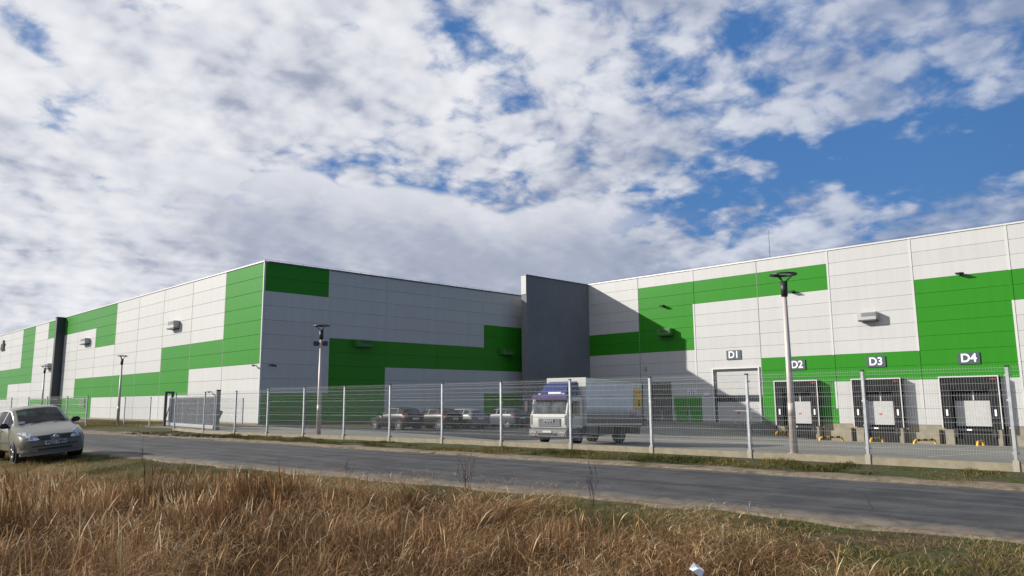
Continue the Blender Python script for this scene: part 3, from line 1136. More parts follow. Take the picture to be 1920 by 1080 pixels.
# safety notice
r = empty("safety_sign", (XR - .03, 41.25, 1.85), math.radians(-90), "white safety notice with dark blue pictograms above the green service door", "sign")
MB().box(-.45, .45, -.03, 0, 0, .62).obj("plate", SIGNW, r)
NAVY = mat("pictogram_navy", (0.02, 0.04, 0.16), 0.5)
for j in range(2):
    for i in range(3):
        MB().tube((-.27 + i * .27, -.036, .14 + j * .2), (-.27 + i * .27, -.031, .14 + j * .2), .085, n=12).obj("pictogram", NAVY, r)
MB().box(-.3, .3, -.036, -.031, .5, .55).obj("heading_bar", NAVY, r)
# big black company lettering, only its end is in frame
r = empty("facade_lettering", (X0 - .12, 145.9, 10.0), math.radians(-90), "black raised letters at the far left edge of the west wall", "sign")
t = text_mesh("ek", 2.4, .09, "lettering", mat("letter_black", (0.012, 0.012, 0.014), 0.4), r, bold=.05)
t.location = (0, 0, .95)

# antenna rod on the roof
r = empty("antenna_mast", (69.2, 32.8, ZR - .05), 0, "thin bare antenna rod standing on the roof above D1", "antenna")
MB().tube((0, 0, .0), (0, 0, 3.3), .03, .012, 6).obj("rod", DARKM, r)
MB().box(-.2, .2, -.2, .2, -.02, .08).obj("base", DARKM, r)


# railing on the ramp
r = empty("ramp_railing", (63.98, 42.5, -.74), 0, "thin grey steel railing along the ramp edge in front of D1", "railing")
for i in range(7):
    y = -i * 1.58
    MB().tube((0, y, 0), (0, y, 1.15), .028, n=6).obj("post", GALV, r)
mbr = MB()
mbr.path([(0, 8, 1.15), (0, -9.5, 1.15), (0, -10.1, 1.0), (0, -11.6, .1)], .024, 6)
mbr.obj("handrail", GALV, r, smooth=True)
MB().path([(0, 8, .58), (0, -9.5, .58)], .018, 6).obj("mid_rail", GALV, r)


# yellow and black guide hoops
def hoop(x, y, ang, L, label):
    r = empty("wheel_guide", (x, y, float(zy(x, y))), ang, label, "wheel guide", "yellow and black wheel guides at the docks")
    R_ = .09
    h = .30
    pts = []
    n = 6
    for i in range(n + 1):
        a = math.pi / 2 * i / n
        pts.append((.28 * (1 - math.cos(a)), 0, h * math.sin(a)))
    MB().path([(0, 0, -.1)] + pts, R_, 10).obj("bent_end", YEL, r, smooth=True)
    pts2 = [(L - p[0], 0, p[2]) for p in pts]
    MB().path([(L, 0, -.1)] + pts2, R_, 10).obj("bent_end", YEL, r, smooth=True)
    ns = 5
    x0, x1 = .28, L - .28
    for i in range(ns):
        a = x0 + (x1 - x0) * i / ns
        b = x0 + (x1 - x0) * (i + 1) / ns
        MB().tube((a, 0, h), (b, 0, h), R_, n=10).obj("stripe", BLK if i % 2 == 0 else YEL, r, smooth=False)
    return r


hoop(64.2, 27.0, math.radians(-38), 2.1, "wheel guide between the D2 and D3 docks")
hoop(62.5, 19.1, math.radians(-25), 2.2, "wheel guide between the D3 and D4 docks")
hoop(64.9, 31.2, math.radians(-10), 1.9, "wheel guide half hidden behind the tall lamp post")
hoop(64.3, 22.9, math.radians(-8), 2.0, "wheel guide under the D3 shelter")
hoop(62.8, 14.95, math.radians(4), 2.3, "wheel guide under the D4 shelter")
hoop(64.6, 35.6, math.radians(-52), 2.1, "wheel guide in shadow below the D1 ramp")


# ------------------------------------------------------------------ street lamps
def lamp_proto():
    r = empty("street_lamp", (0, 0, 0))
    H = 4.85
    MB().tube((0, 0, -.15), (0, 0, H - .62), .105, .058, 16).obj("pole", STEELP, r, smooth=True)
    MB().tube((0, 0, -.05), (0, 0, .04), .17, n=16).obj("base_flange", STEELP, r)
    MB().tube((0, 0, H - .64), (0, 0, H - .22), .085, .095, 16).obj("collar", DARKM, r, smooth=True)
    for a in (0.3, 2.4, 4.5):
        c, s = math.cos(a), math.sin(a)
        MB().path([(c * .06, s * .06, H - .24), (c * .12, s * .12, H - .16), (c * .29, s * .29, H - .03)], .02, 6).obj("arm", DARKM, r)
    ring = MB()
    ring.lathe([(.36, 0), (.365, .03), (.25, .055), (.235, .03), (.25, .0), (.36, 0)], (0, 0, H - .05), 'z', 32)
    ring.obj("head_ring", DARKM, r, smooth=True)
    MB().tube((0, 0, 1.0), (.0, 0, 1.35), .097, .093, 16).obj("service_hatch", STEELP, r, smooth=True)
    return r


GL = "street lamps along the fence"
lp = lamp_proto()
lamps = [((19.55, 8.92, 0), "nearest street lamp, pale pole standing between the D1 and D2 signs"),
         ((17.55, 29.3, 0), "street lamp in front of the shaded green wall left of the tower"),
         ((18.07, 56.4, -.05), "street lamp on the lawn left of the sliding gate"),
         ((17.95, 75.6, -.05), "farthest street lamp, beside the dark fin above the parked car")]
allp = [lp] + [copy_tree(lp) for _ in range(3)]
for o, (l, lab) in zip(allp, lamps):
    o.location = l
    o.rotation_euler.z = random.uniform(0, 2)
    tag(o, lab, "street lamp", GL)
for c in [x for x in bpy.data.objects if x.parent == allp[0] or x.parent == allp[1]]:
    pass
# floodlight pair on the second lamp
fl = empty("floodlight", (17.55, 29.3, 4.02), math.radians(-45), "pair of small black floodlights clamped on the second lamp pole", "floodlight")
for s in (-1, 1):
    MB().box(s * .2 - .1, s * .2 + .1, -.18, .02, -.1, .1).obj("lamp_body", DARKM, fl, bevel=.01)
MB().box(-.3, .3, -.03, .03, -.015, .015).obj("bracket", DARKM, fl)

# ------------------------------------------------------------------ welded mesh fence
def fence_wire_mesh(L, H=1.80, z0=.27, step=.05, r=.0020):
    """one panel along +x: vertical wires with V folds, pairs of horizontals at the folds"""
    mb = MB()
    folds = [.16, .72, 1.28, 1.66]
    prof = [(0, 0)]
    for f in folds:
        prof += [(f - .05, 0), (f, .035), (f + .05, 0)]
    prof += [(H, 0)]
    n = int(L / step)
    for i in range(n + 1):
        x = (L - n * step) / 2 + i * step
        mb.path([(x, -d, z0 + z) for z, d in prof] + [(x, 0, z0 + H + .03)], r, 3)
    hz = []
    for f in folds:
        hz += [(f - .05, 0), (f + .05, 0)]
    hz += [(.44, 0), (1.0, 0), (1.47, 0), (H - .02, 0)]
    for z, d in hz:
        mb.path([(0.0, -d - .004, z0 + z), (L, -d - .004, z0 + z)], r * 1.25, 4)
    return mb


# measured post feet (x along a gentle curve)
curve = lambda y: 17.75 - 0.0025 * (y - 3) ** 2
near_posts = [(curve(y), y) for y in (-9.96, -7.25, -4.54, -1.83, .88, 3.58, 6.38, 9.18, 12.02, 14.8, 17.59, 20.3, 23.01, 25.63, 28.17, 30.64)]
low_posts = [(15.84, 30.64), (15.60, 33.2), (15.58, 36.5), (15.9, 40.9)]
left_posts = [(15.5, 54.4), (15.25, 57.9), (14.9, 61.4), (14.6, 65.2), (14.4, 69.4), (14.3, 73.6), (14.3, 77.8)]

PW = 2.72
wm = fence_wire_mesh(PW)
wire_me = bpy.data.meshes.new("wire_panel")
wire_me.from_pydata(wm.v, [], wm.f)
wire_me.materials.append(GALVW)


def post_mesh(h=2.06):
    mb = MB()
    mb.box(-.03, .03, -.03, .03, -.1, h)
    return mb


post_me = None


def fence(name, posts, h, label, group, base=True, z=0.0):
    global post_me
    p0 = posts[0]
    root = empty(name, (p0[0], p0[1], z), 0, label, "fence")
    for i, (x, y) in enumerate(posts):
        lx, ly = x - p0[0], y - p0[1]
        if i < len(posts) - 1:
            nx, ny = posts[i + 1]
        else:
            nx, ny = x + (x - posts[i - 1][0]), y + (y - posts[i - 1][1])
        ang = math.atan2(ny - y, nx - x)
        L = math.hypot(nx - x, ny - y)
        s = h / 2.06
        po = MB().box(-.032, .032, -.032, .032, -.1, h).obj("post", GALV, root, bevel=.006)
        po.location = (lx, ly, 0)
        po.rotation_euler.z = ang
        cp = MB().box(-.036, .036, -.036, .036, h, h + .035).obj("post_cap", CAPB, po)
        if h > 1.9:
            for zz in (.35, .85, 1.4, 1.9):
                for sx in (-1, 1):
                    MB().box(sx * .034 - .018 + (.014 * sx), sx * .034 + .018 + (.014 * sx), -.045, -.02, zz - .015, zz + .015).obj("clip", GALV, po)
        if base:
            fb = MB().box(-.06, .06, -.07, .055, -.2, .215).obj("base_bracket", mat("bracket_concrete", (0.36, 0.33, 0.28), 0.9, var=0.15, vscale=5, bump=0.3), root, bevel=.008)
            fb.location = (lx, ly, 0)
            fb.rotation_euler.z = ang
        if i < len(posts) - 1:
            w = link("wire_panel", wire_me, root, (lx, ly, 0))
            w.rotation_euler.z = ang
            w.scale = (L / PW, 1, s)
            if base:
                b = MB().box(.06, L - .06, -.03, .03, -.2, .16).obj("base_panel", CONC2, root)
                b.location = (lx, ly, 0)
                b.rotation_euler.z = ang
    return root


fence("mesh_fence", near_posts, 2.06, "tall wire mesh fence on concrete base panels along the road in front of the truck", None)
f2 = fence("mesh_fence", low_posts, 1.97, "short stretch of wire mesh fence in front of the sliding gate", None)
fence("mesh_fence", left_posts, 2.0, "wire mesh fence running away behind the parked silver hatchback", None, base=False, z=-.03)
f4 = fence("mesh_fence", [(17.9, 54.7), (18.6, 52.0)], 1.88, "short wire mesh fence end beside the gate's dark motor post", None, base=False, z=-.03)
f5 = fence("mesh_fence", [(19.0, 43.4), (20.9, 47.9), (24.5, 51.0)], 1.85, "wire mesh fence between the sliding gate and the building corner", None, base=False, z=-.1)

# sliding gate
ga = Vector((19.55, 51.3, -.03))
gb = Vector((18.35, 41.6, -.03))
gd_ = (gb - ga)
gl = gd_.length
gang = math.atan2(gd_.y, gd_.x)
gate = empty("sliding_gate", ga, gang, "grey steel sliding gate of close vertical bars, standing shut behind the low fence", "gate")
MB().box(-.9, gl, -.08, .08, .06, .26).obj("bottom_beam", mat("gate_beam_light", (0.30, 0.31, 0.32), 0.5, 0.2), gate)
GATEF = mat("gate_frame_grey", (0.21, 0.22, 0.235), 0.5, 0.3)
MB().box(0, gl, -.035, .035, 1.80, 1.88).obj("top_rail", GATEF, gate)
for x in (0.0, gl / 3, gl * 2 / 3, gl - .07):
    MB().box(x, x + .07, -.036, .036, .26, 1.80).obj("stile", GATEF, gate)
nb = 62
bar_me = None
for i in range(nb):
    x = .1 + (gl - .2) * i / (nb - 1)
    if bar_me is None:
        o = MB().box(-.016, .016, -.03, .03, .26, 1.80).obj("bar", GATEF, gate)
        bar_me = o.data
    else:
        o = link("bar", bar_me, gate)
    o.location = (x, 0, 0)
MB().path([(-1.05, 0, .1), (0, 0, 1.35)], .03, 6).obj("brace", DARKM, gate)
# gate posts
POSTG = mat("gate_post_grey", (0.075, 0.09, 0.105), 0.5)
gp = empty("gate_post", (19.35, 50.9, -.05), gang, "dark steel portal post at the left end of the sliding gate", "gate post")
MB().box(-.08, .08, .12, .28, 0, 2.15).obj("upright", POSTG, gp, bevel=.01)
MB().box(-.08, .08, -.28, -.12, 0, 2.15).obj("upright", POSTG, gp, bevel=.01)
MB().box(-.09, .09, -.29, .29, 2.15, 2.28).obj("crosspiece", POSTG, gp, bevel=.01)
gp = empty("gate_post", (18.3, 41.15, -.05), gang, "dark steel post at the right end of the sliding gate", "gate post")
MB().box(-.10, .10, -.10, .10, 0, 2.2).obj("upright", POSTG, gp, bevel=.01)
MB().box(-.11, .11, -.11, .11, 2.2, 2.24).obj("cap", POSTG, gp)
MB().box(-.16, -.10, -.05, .05, 1.5, 1.75).obj("catch", GALV, gp)
# tilted small sign plate hanging on that fence
sg = MB().box(-.22, .22, -.01, .01, -.3, .3).obj("fence_notice", VENTD)
sg.location = (20.3, 45.6, .75)
sg.rotation_euler = (0, math.radians(22), math.radians(-45))
tag(sg, "small grey notice hanging askew on the fence near the building corner", "notice")

# ------------------------------------------------------------------ cars
TYRE = mat("tyre_rubber", (0.02, 0.02, 0.021), 0.8)
RIM = mat("alloy_rim", (0.16, 0.16, 0.165), 0.5, 0.3)
PLATE = mat("number_plate", (0.55, 0.56, 0.55), 0.5)
PLATET = mat("plate_text", (0.02, 0.02, 0.02), 0.5)
TAIL = mat("tail_lamp_red", (0.22, 0.006, 0.01), 0.2)
BUMPERD = mat("bumper_plastic", (0.03, 0.03, 0.032), 0.6)
INTER = mat("car_interior", (0.02, 0.02, 0.022), 0.9)


def car_paint(name, col, metal=0.4, dirt=0.15, coat=0.5):
    return mat(name, col, 0.36, metal, coat=coat, spec=.5 if coat > .2 else .2, dirt=(0.14, 0.12, 0.09), dirt_amt=dirt, dirt_scale=1.8)


def car_shell(L, prof, xs_cuts):
    """prof: list of (s, zb, w_sill, w_mid, w_belt, z_belt, w_top, z_top, z_centre). Front at s=0, length along +y, up z."""
    prof = np.array(prof, float)
    S = sorted(set([p[0] for p in prof]) | set(xs_cuts))
    S2 = []
    for a, b in zip(S[:-1], S[1:]):
        n = max(1, int((b - a) / .14))
        S2 += [a + (b - a) * i / n for i in range(n)]
    S2.append(S[-1])
    rings = []
    for s in S2:
        v = [np.interp(s, prof[:, 0], prof[:, j]) for j in range(1, 9)]
        zb, ws, wm_, wb, zbt, wt, zt, zc_ = v
        half = [(0, zb), (ws * .88, zb), (ws, zb + .08), (wm_, zb + (zbt - zb) * .45), (wm_ * .996, zb + (zbt - zb) * .72), (wb, zbt)]
        half += [(wb + (wt - wb) * t, zbt + (zt - zbt) * t) for t in (.09, .5, .90)]
        half += [(wt, zt)]
        half += [(wt * .86, zt + (zc_ - zt) * .45), (wt * .5, zt + (zc_ - zt) * .86), (0, zc_)]
        rings.append(half)
    return S2, rings


def build_car(root, L, prof, win, ws, rw, paint, glass, nose, wheel_s, wr=.29, half_w=.82, rear=False, details=None):
    """win=(s0,s1,pillar list) side windows; ws=(s0,s1) windscreen; rw=(s0,s1) rear window"""
    cuts = [ws[0] + .04, ws[1] - .04, rw[0] + .04, rw[1] - .04, win[0], win[1]] + [q for p in win[2] for q in p]
    S, rings = car_shell(L, prof, cuts)
    nk = len(rings[0])
    parts = {'body': MB(), 'windscreen': MB(), 'rear_window': MB()}
    def P3(i, k, side):
        x, z = rings[i][k]
        # plan curvature of nose and tail
        s = S[i]
        b = 0
        if s < .5:
            b = nose * (1 - (x / max(half_w, .01)) ** 2) * (1 - s / .5)
            return (side * x, s - b, z)
        if s > L - .4:
            b = nose * .5 * (1 - (x / max(half_w, .01)) ** 2) * (s - (L - .4)) / .4
            return (side * x, s + b, z)
        return (side * x, s, z)
    sw = {}
    for i in range(len(S) - 1):
        sm = (S[i] + S[i + 1]) / 2
        for k in range(nk - 1):
            for side in (-1, 1):
                q = [P3(i, k, side), P3(i + 1, k, side), P3(i + 1, k + 1, side), P3(i, k + 1, side)]
                if side == 1:
                    q = q[::-1]
                tgt = 'body'
                if k in (6, 7) and win[0] < sm < win[1] and not any(a < sm < b for a, b in win[2]):
                    idx = sum(1 for a, b in win[2] if sm > b)
                    tgt = ('w', side, idx)
                    if tgt not in parts:
                        parts[tgt] = MB()
                elif k >= 10 - 0 and ws[0] + .04 < sm < ws[1] - .04:
                    tgt = 'windscreen'
                elif k >= 10 and rw[0] + .04 < sm < rw[1] - .04:
                    tgt = 'rear_window'
                parts[tgt].add(q, [(0, 1, 2, 3)])
    # end caps, bowed like the nose
    for i, flip in ((0, 1), (len(S) - 1, -1)):
        for k in range(nk - 1):
            a = [P3(i, k, -1), P3(i, k + 1, -1), P3(i, k + 1, 1), P3(i, k, 1)]
            mid0 = ((0), P3(i, 0, 1)[1] if k == 0 else None)
            cols = [-1, -.66, -.33, 0, .33, .66, 1]
            for c0, c1 in zip(cols[:-1], cols[1:]):
                def pt(c, kk):
                    x, z = rings[i][kk]
                    xx = c * x
                    s = S[i]
                    bb = nose * (1 - (xx / half_w) ** 2) * (1 if i == 0 else -.5)
                    return (xx, s - bb, z)
                q = [pt(c0, k), pt(c1, k), pt(c1, k + 1), pt(c0, k + 1)]
                if flip < 0:
                    q = q[::-1]
                parts['body'].add(q, [(0, 1, 2, 3)])
    import bmesh
    for key, mb in parts.items():
        if not mb.v:
            continue
        nm = key if isinstance(key, str) else 'side_window'
        o = finish(nm, mb.v, mb.f, paint if nm == 'body' else glass, root, smooth=True)
        bm = bmesh.new()
        bm.from_mesh(o.data)
        bmesh.ops.remove_doubles(bm, verts=bm.verts, dist=2e-4)
        bmesh.ops.recalc_face_normals(bm, faces=bm.faces) if nm == 'body' else None
        bm.to_mesh(o.data)
        bm.free()
        o.data.polygons.foreach_set('use_smooth', [True] * len(o.data.polygons))
        try:
            o.data.set_sharp_from_angle(angle=.75)
        except Exception:
            pass
    for s in wheel_s:
        for side in (-1, 1):
            x = side * (half_w - .015)
            arch = MB().lathe([(wr + .055, side * -.25), (wr + .055, side * .012), (0.02, side * .012)], (x - 0.0, s, wr), 'x', 24)
            arch.obj("wheel_arch", BUMPERD, root)
            t = MB().lathe([(wr * .62, -.1), (wr * .93, -.1), (wr, -.07), (wr, .07), (wr * .93, .1), (wr * .62, .1), (wr * .62, -.1)], (x - side * .055, s, wr), 'x', 24).obj("wheel", TYRE, root, smooth=True)
            rim = MB()
            rim.lathe([(wr * .63, .0), (wr * .60, side * .08), (wr * .52, side * .055)], (x - side * .045, s, wr), 'x', 20)
            rim.lathe([(.001, side * .07), (wr * .16, side * .07), (wr * .2, side * .03)], (x - side * .045, s, wr), 'x', 12)
            for j in range(6):
                a = j * math.pi / 3 + .3
                c, sn = math.cos(a), math.sin(a)
                rim.tube((x + side * .012, s + c * wr * .12, wr + sn * wr * .12), (x + side * .012, s + c * wr * .6, wr + sn * wr * .6), .028, .022, 6)
            rim.obj("rim", RIM, t)
    # interior: seats
    for sx in (-.36, .36):
        for sy in (ws[1] + .15, ws[1] + 1.0):
            MB().box(sx - .24, sx + .24, sy, sy + .14, .5, 1.02).obj("seat", INTER, root, bevel=.04)
            MB().box(sx - .12, sx + .12, sy + .04, sy + .12, 1.05, 1.2).obj("headrest", INTER, root, bevel=.03)
    MB().box(-.68, .68, ws[0] + .1, L - .5, .45, .55).obj("floor_pan", INTER, root)
    MB().box(-.66, .66, ws[0] + .05, ws[0] + .55, .56, .86).obj("dashboard", INTER, root, bevel=.05)


HATCH = [  # s, zb, w_sill, w_mid, w_belt, z_belt, w_top, z_top, z_centre
    (0.00, .24, .66, .70, .60, .62, .48, .66, .68),
    (0.10, .20, .74, .78, .74, .655, .56, .71, .73),
    (0.30, .19, .79, .815, .79, .72, .60, .775, .80),
    (0.62, .19, .80, .825, .80, .80, .64, .855, .885),
    (0.98, .19, .80, .825, .80, .88, .685, .925, .96),
    (1.35, .19, .80, .825, .80, .91, .64, 1.15, 1.195),
    (1.72, .19, .80, .825, .80, .93, .60, 1.34, 1.40),
    (2.10, .19, .80, .825, .80, .945, .585, 1.375, 1.435),
    (2.60, .19, .80, .825, .80, .96, .58, 1.375, 1.435),
    (3.10, .19, .80, .82, .79, .975, .57, 1.34, 1.395),
    (3.40, .21, .79, .81, .78, .985, .56, 1.25, 1.30),
    (3.62, .25, .77, .79, .75, .93, .56, 1.02, 1.05),
    (3.72, .30, .74, .76, .70, .82, .55, .90, .92),
    (3.77, .34, .68, .72, .66, .70, .50, .78, .80)]

clio = empty("parked_car", (6.28, 24.75, 0), 0, "pale champagne five door hatchback parked half on the grass, facing the camera", "car")
CLP = car_paint("paint_champagne", (0.215, 0.208, 0.165), 0.45, .2)
build_car(clio, 3.77, HATCH, (1.18, 3.3, [(1.98, 2.06), (2.86, 2.93)]), (.98, 1.72), (3.40, 3.62), CLP, CARGLASS, .16, (.66, 3.12))
LOWB = mat("bumper_painted", (0.16, 0.158, 0.135), 0.5, 0.1, dirt=(0.12, 0.10, 0.08), dirt_amt=0.4, dirt_scale=3)


def bowed(s0, hw, nose=.16, h=.82):
    """plan curve of the nose at s0 for x"""
    return lambda x: s0 - nose * (1 - (x / h) ** 2) + max(0.0, abs(x) - .60) ** 2 * 7.0


def nose_strip(root, name, mt, x0, x1, z0, z1, out=.012, thick=.05, s0=0.0, tilt=0.0, n=8, smooth=True):
    f = bowed(s0, .82)
    mb = MB()
    vs = []
    for i in range(n + 1):
        x = x0 + (x1 - x0) * i / n
        y = f(x)
        for (dy, z) in ((-out, z0), (-out + tilt, z1), (thick + tilt, z1), (thick, z0)):
            vs.append((x, y + dy, z))
    fs = []
    for i in range(n):
        for j in range(4):
            fs.append((i * 4 + j, i * 4 + (j + 1) % 4, (i + 1) * 4 + (j + 1) % 4, (i + 1) * 4 + j))
    fs += [(0, 1, 2, 3), (n * 4 + 3, n * 4 + 2, n * 4 + 1, n * 4)]
    mb.add(vs, fs)
    o = mb.obj(name, mt, root, smooth=False)
    return o


nose_strip(clio, "bumper", LOWB, -.80, .80, .25, .54, .05, .1, n=20)
nose_strip(clio, "air_intake", BUMPERD, -.42, .42, .27, .33, .052, .05)
nose_strip(clio, "air_intake", BUMPERD, -.55, .55, .375, .41, .052, .05)
nose_strip(clio, "bumper_lip", LOWB, -.76, .76, .15, .245, .03, .08)
nose_strip(clio, "grille", BUMPERD, -.41, -.13, .555, .665, .05, .06, tilt=.06)
nose_strip(clio, "grille", BUMPERD, .13, .41, .555, .665, .05, .06, tilt=.06)
nose_strip(clio, "badge_surround", CLP, -.12, .12, .53, .69, .056, .08, tilt=.06)
MB().lathe([(.02, -.005), (.052, -.01), (.058, .0), (.05, .012)], (0, -.24, .615), 'y', 16).obj("badge", mat("chrome", (0.7, 0.7, 0.7), 0.15, 1.0), clio, smooth=True)
for sx in (-1, 1):
    # headlights wrap round the wing
    f = bowed(0, .82)
    vs = []
    pts = [(.38, .565, .64), (.45, .555, .71), (.54, .555, .755), (.63, .575, .78), (.71, .605, .785), (.775, .645, .765)]
    for x, za, zb_ in pts:
        yy = f(x) - .055 + max(0, (x - .58)) * 0.95
        vs += [(sx * x, yy, za), (sx * x, yy + .055 + (zb_ - .6) * .55, zb_), (sx * x * .97, yy + .25, zb_ - .01), (sx * x * .97, yy + .2, za)]
    fs = []
    n = len(pts)
    for i in range(n - 1):
        for j in range(4):
            fs.append((i * 4 + j, i * 4 + (j + 1) % 4, (i + 1) * 4 + (j + 1) % 4, (i + 1) * 4 + j))
    fs += [(0, 1, 2, 3), (n * 4 - 1, n * 4 - 2, n * 4 - 3, n * 4 - 4)]
    hl = MB().add(vs, fs).obj("headlight", LAMPGLASS, clio)
    MB().lathe([(.001, -.01), (.045, -.012), (.05, .02)], (sx * .56, f(.56) - .035, .645), 'y', 14).obj("reflector", mat("reflector_bright", (0.8, 0.8, 0.85), 0.1, 0.9), hl)
    # mirrors
    mr = MB().box(-.11, .11, -.05, .08, -.07, .07).obj("wing_mirror", BUMPERD, clio, bevel=.035)
    mr.location = (sx * .90, 1.24, .965)
    MB().box(-.1, .1, -.02, .02, -.025, .02).obj("mirror_arm", BUMPERD, clio).location = (sx * .80, 1.26, .915)
    # side rubbing strip, door gaps, handles
    MB().box(sx * .826 - .008, sx * .826 + .008, .95, 3.0, .47, .53).obj("side_strip", BUMPERD, clio)
    for s in (1.05, 2.02, 2.92):
        MB().box(sx * .8255 - .003, sx * .8255 + .003, s, s + .012, .25, .88).obj("door_gap", BUMPERD, clio)
    for s in (1.82, 2.72):
        MB().box(sx * .825 - .015, sx * .825 + .015, s, s + .14, .78, .815).obj("door_handle", CLP, clio, bevel=.008)
MB().box(-.26, .26, -.0, .015, -.055, .055).obj("number_plate", PLATE, clio, bevel=.004).location = (0.0, -.245, .47)
t = text_mesh("PGO 74PH", .125, .002, "plate_lettering", PLATET, clio, bold=.002)
t.location = (0.01, -.248, .468)
t.scale = (.8, 1, 1)
for sx, a in ((-.32, .12), (.25, .12)):
    MB().path([(sx, .93, .95), (sx + .15, 1.0, .985), (sx + .42, 1.06, 1.01)], .008, 5).obj("wiper", BUMPERD, clio)
MB().box(-.09, .09, -.01, .01, -.03, .03).obj("inner_mirror", INTER, clio).location = (0, 1.62, 1.27)
MB().box(-.6, -.46, 1.0, 1.004, .0, .06).obj("sticker", SIGNW, clio).location = (0.02, .045, .99)
clio.rotation_euler = (0, math.radians(-5.5), 0)
clio.location = (6.03, 23.7, -.02)


def parked(loc, paint, glass, label, L=4.1, kind='hatch', h=1.0, trim=None):
    r = empty("parked_car", loc, math.pi, label, "car", "cars parked nose-in at the shaded wall")
    k = L / 3.77
    pf = [(s * k, zb * h, a, b_, c, d * h, e_, f_ * h, g * h) for (s, zb, a, b_, c, d, e_, f_, g) in HATCH]
    build_car(r, L, pf, (1.18 * k, 3.35 * k, [(1.98 * k, 2.06 * k), (2.80 * k, 2.88 * k)]), (.98 * k, 1.72 * k), (3.40 * k, 3.62 * k), paint, glass, .14, (.66 * k, 3.12 * k), wr=.31)
    for sx in (-1, 1):
        MB().box(sx * .66 - .1, sx * .66 + .1, L - .22, L + .01, .74 * h, 1.0 * h).obj("tail_light", TAIL, r, bevel=.03)
        MB().box(-.11, .11, -.05, .08, -.07, .07).obj("wing_mirror", paint, r, bevel=.03).location = (sx * .90, 1.24 * k, .965 * h)
    MB().box(-.76, .76, L - .12, L + .06, .3, .6 * h).obj("rear_bumper", trim or paint, r, bevel=.05)
    MB().box(-.25, .25, L + .07, L + .085, .66 * h, .77 * h).obj("number_plate", PLATE, r)
    return r


pk = [(30.55, 39.2, 4.0, 1.04, (0.003, 0.003, 0.004), DGLASS, "black hatchback with pale alloy wheels, leftmost of the cars behind the fence"),
      (34.05, 39.3, 4.3, 1.0, (0.003, 0.003, 0.003), DGLASS, "dark saloon-sized car parked between the black hatchback and the silver car"),
      (36.5, 39.4, 4.2, .99, (0.15, 0.16, 0.18), DGLASS, "silver car with dark red tail lights behind the fence"),
      (40.95, 39.6, 4.3, 1.02, (0.05, 0.062, 0.078), DGLASS, "grey-blue car parked nearest the truck cab"),
      (32.1, 44.6, 4.2, 1.0, (0.02, 0.02, 0.022), DGLASS, "dark car mostly hidden beyond the black hatchback")]
for i, (x, y, L, h, c, g, lab) in enumerate(pk[:4]):
    r = parked((x, y + L, float(zy(x, y + 2)) - .0), car_paint("paint_parked_%s" % ("abcde"[i]), c, .0, .0, .0), g, lab, L, h=h)

# ------------------------------------------------------------------ truck
TA = math.radians(11.7)
trk = empty("box_truck", (29.72, 25.55, -.80), 0, "white cab box truck with blue roof deflector parked in the yard, long grey box body", "truck")
trk.rotation_mode = 'XYZ'
trk.rotation_euler = (0, math.radians(1.6), TA)
CABW = mat("cab_white", (0.55, 0.55, 0.51), 0.35, coat=0.3, dirt=(0.3, 0.27, 0.2), dirt_amt=0.35, dirt_scale=1.4)
CABG = mat("truck_grey_plastic", (0.12, 0.125, 0.13), 0.6, dirt=(0.2, 0.18, 0.14), dirt_amt=0.4)
BOXG = mat("box_side_panel", (0.74, 0.76, 0.77), 0.5, dirt=(0.16, 0.13, 0.08), dirt_amt=0.25, dirt_scale=0.7)
BLUE = mat("deflector_blue", (0.008, 0.02, 0.12), 0.4, var=0.1)
PURP = mat("visor_purple", (0.06, 0.04, 0.12), 0.35, var=0.2, vscale=5)
CW = 2.25


def cab_pr(poly, y0, y1, name, mt, bev=.03):
    return MB().prism(poly, 'y', y0, y1).obj(name, mt, trk, bevel=bev)


# cab side outline (x rearward, z up)
cab_pr([(.03, .92), (.03, 1.5), (.10, 1.6), (.30, 2.36), (.42, 2.48), (1.75, 2.52), (1.78, .92), (1.75, .80), (.1, .80)], 0, CW, "cab", CABW, .05)
# windscreen laid on the raked front
def rake(z):
    return .10 + (z - 1.6) * (.20 / .76)
vs = []
for (y, z) in ((.16, 1.62), (CW - .16, 1.62), (CW - .14, 2.28), (.14, 2.28)):
    vs.append((rake(z) - .02, y, z))
for (y, z) in ((.16, 1.62), (CW - .16, 1.62), (CW - .14, 2.28), (.14, 2.28)):
    vs.append((rake(z) + .02, y, z))
MB().add(vs, [(0, 3, 2, 1), (4, 5, 6, 7), (0, 1, 5, 4), (1, 2, 6, 5), (2, 3, 7, 6), (3, 0, 4, 7)]).obj("windscreen", TRUCKGLASS, trk, bevel=.01)
vs = []
for z, w in ((1.60, .02), (1.64, .02)):
    vs += [(rake(z) - .03, .12, z), (rake(z) - .03, CW - .12, z)]
MB().box(.07, .09, .12, CW - .12, 1.575, 1.615).obj("windscreen_seal", BUMPERD, trk)
for yy in (.45, 1.45):
    MB().path([(.06, yy, 1.60), (.075, yy + .25, 1.68), (.10, yy + .6, 1.76)], .012, 5).obj("wiper", BUMPERD, trk)
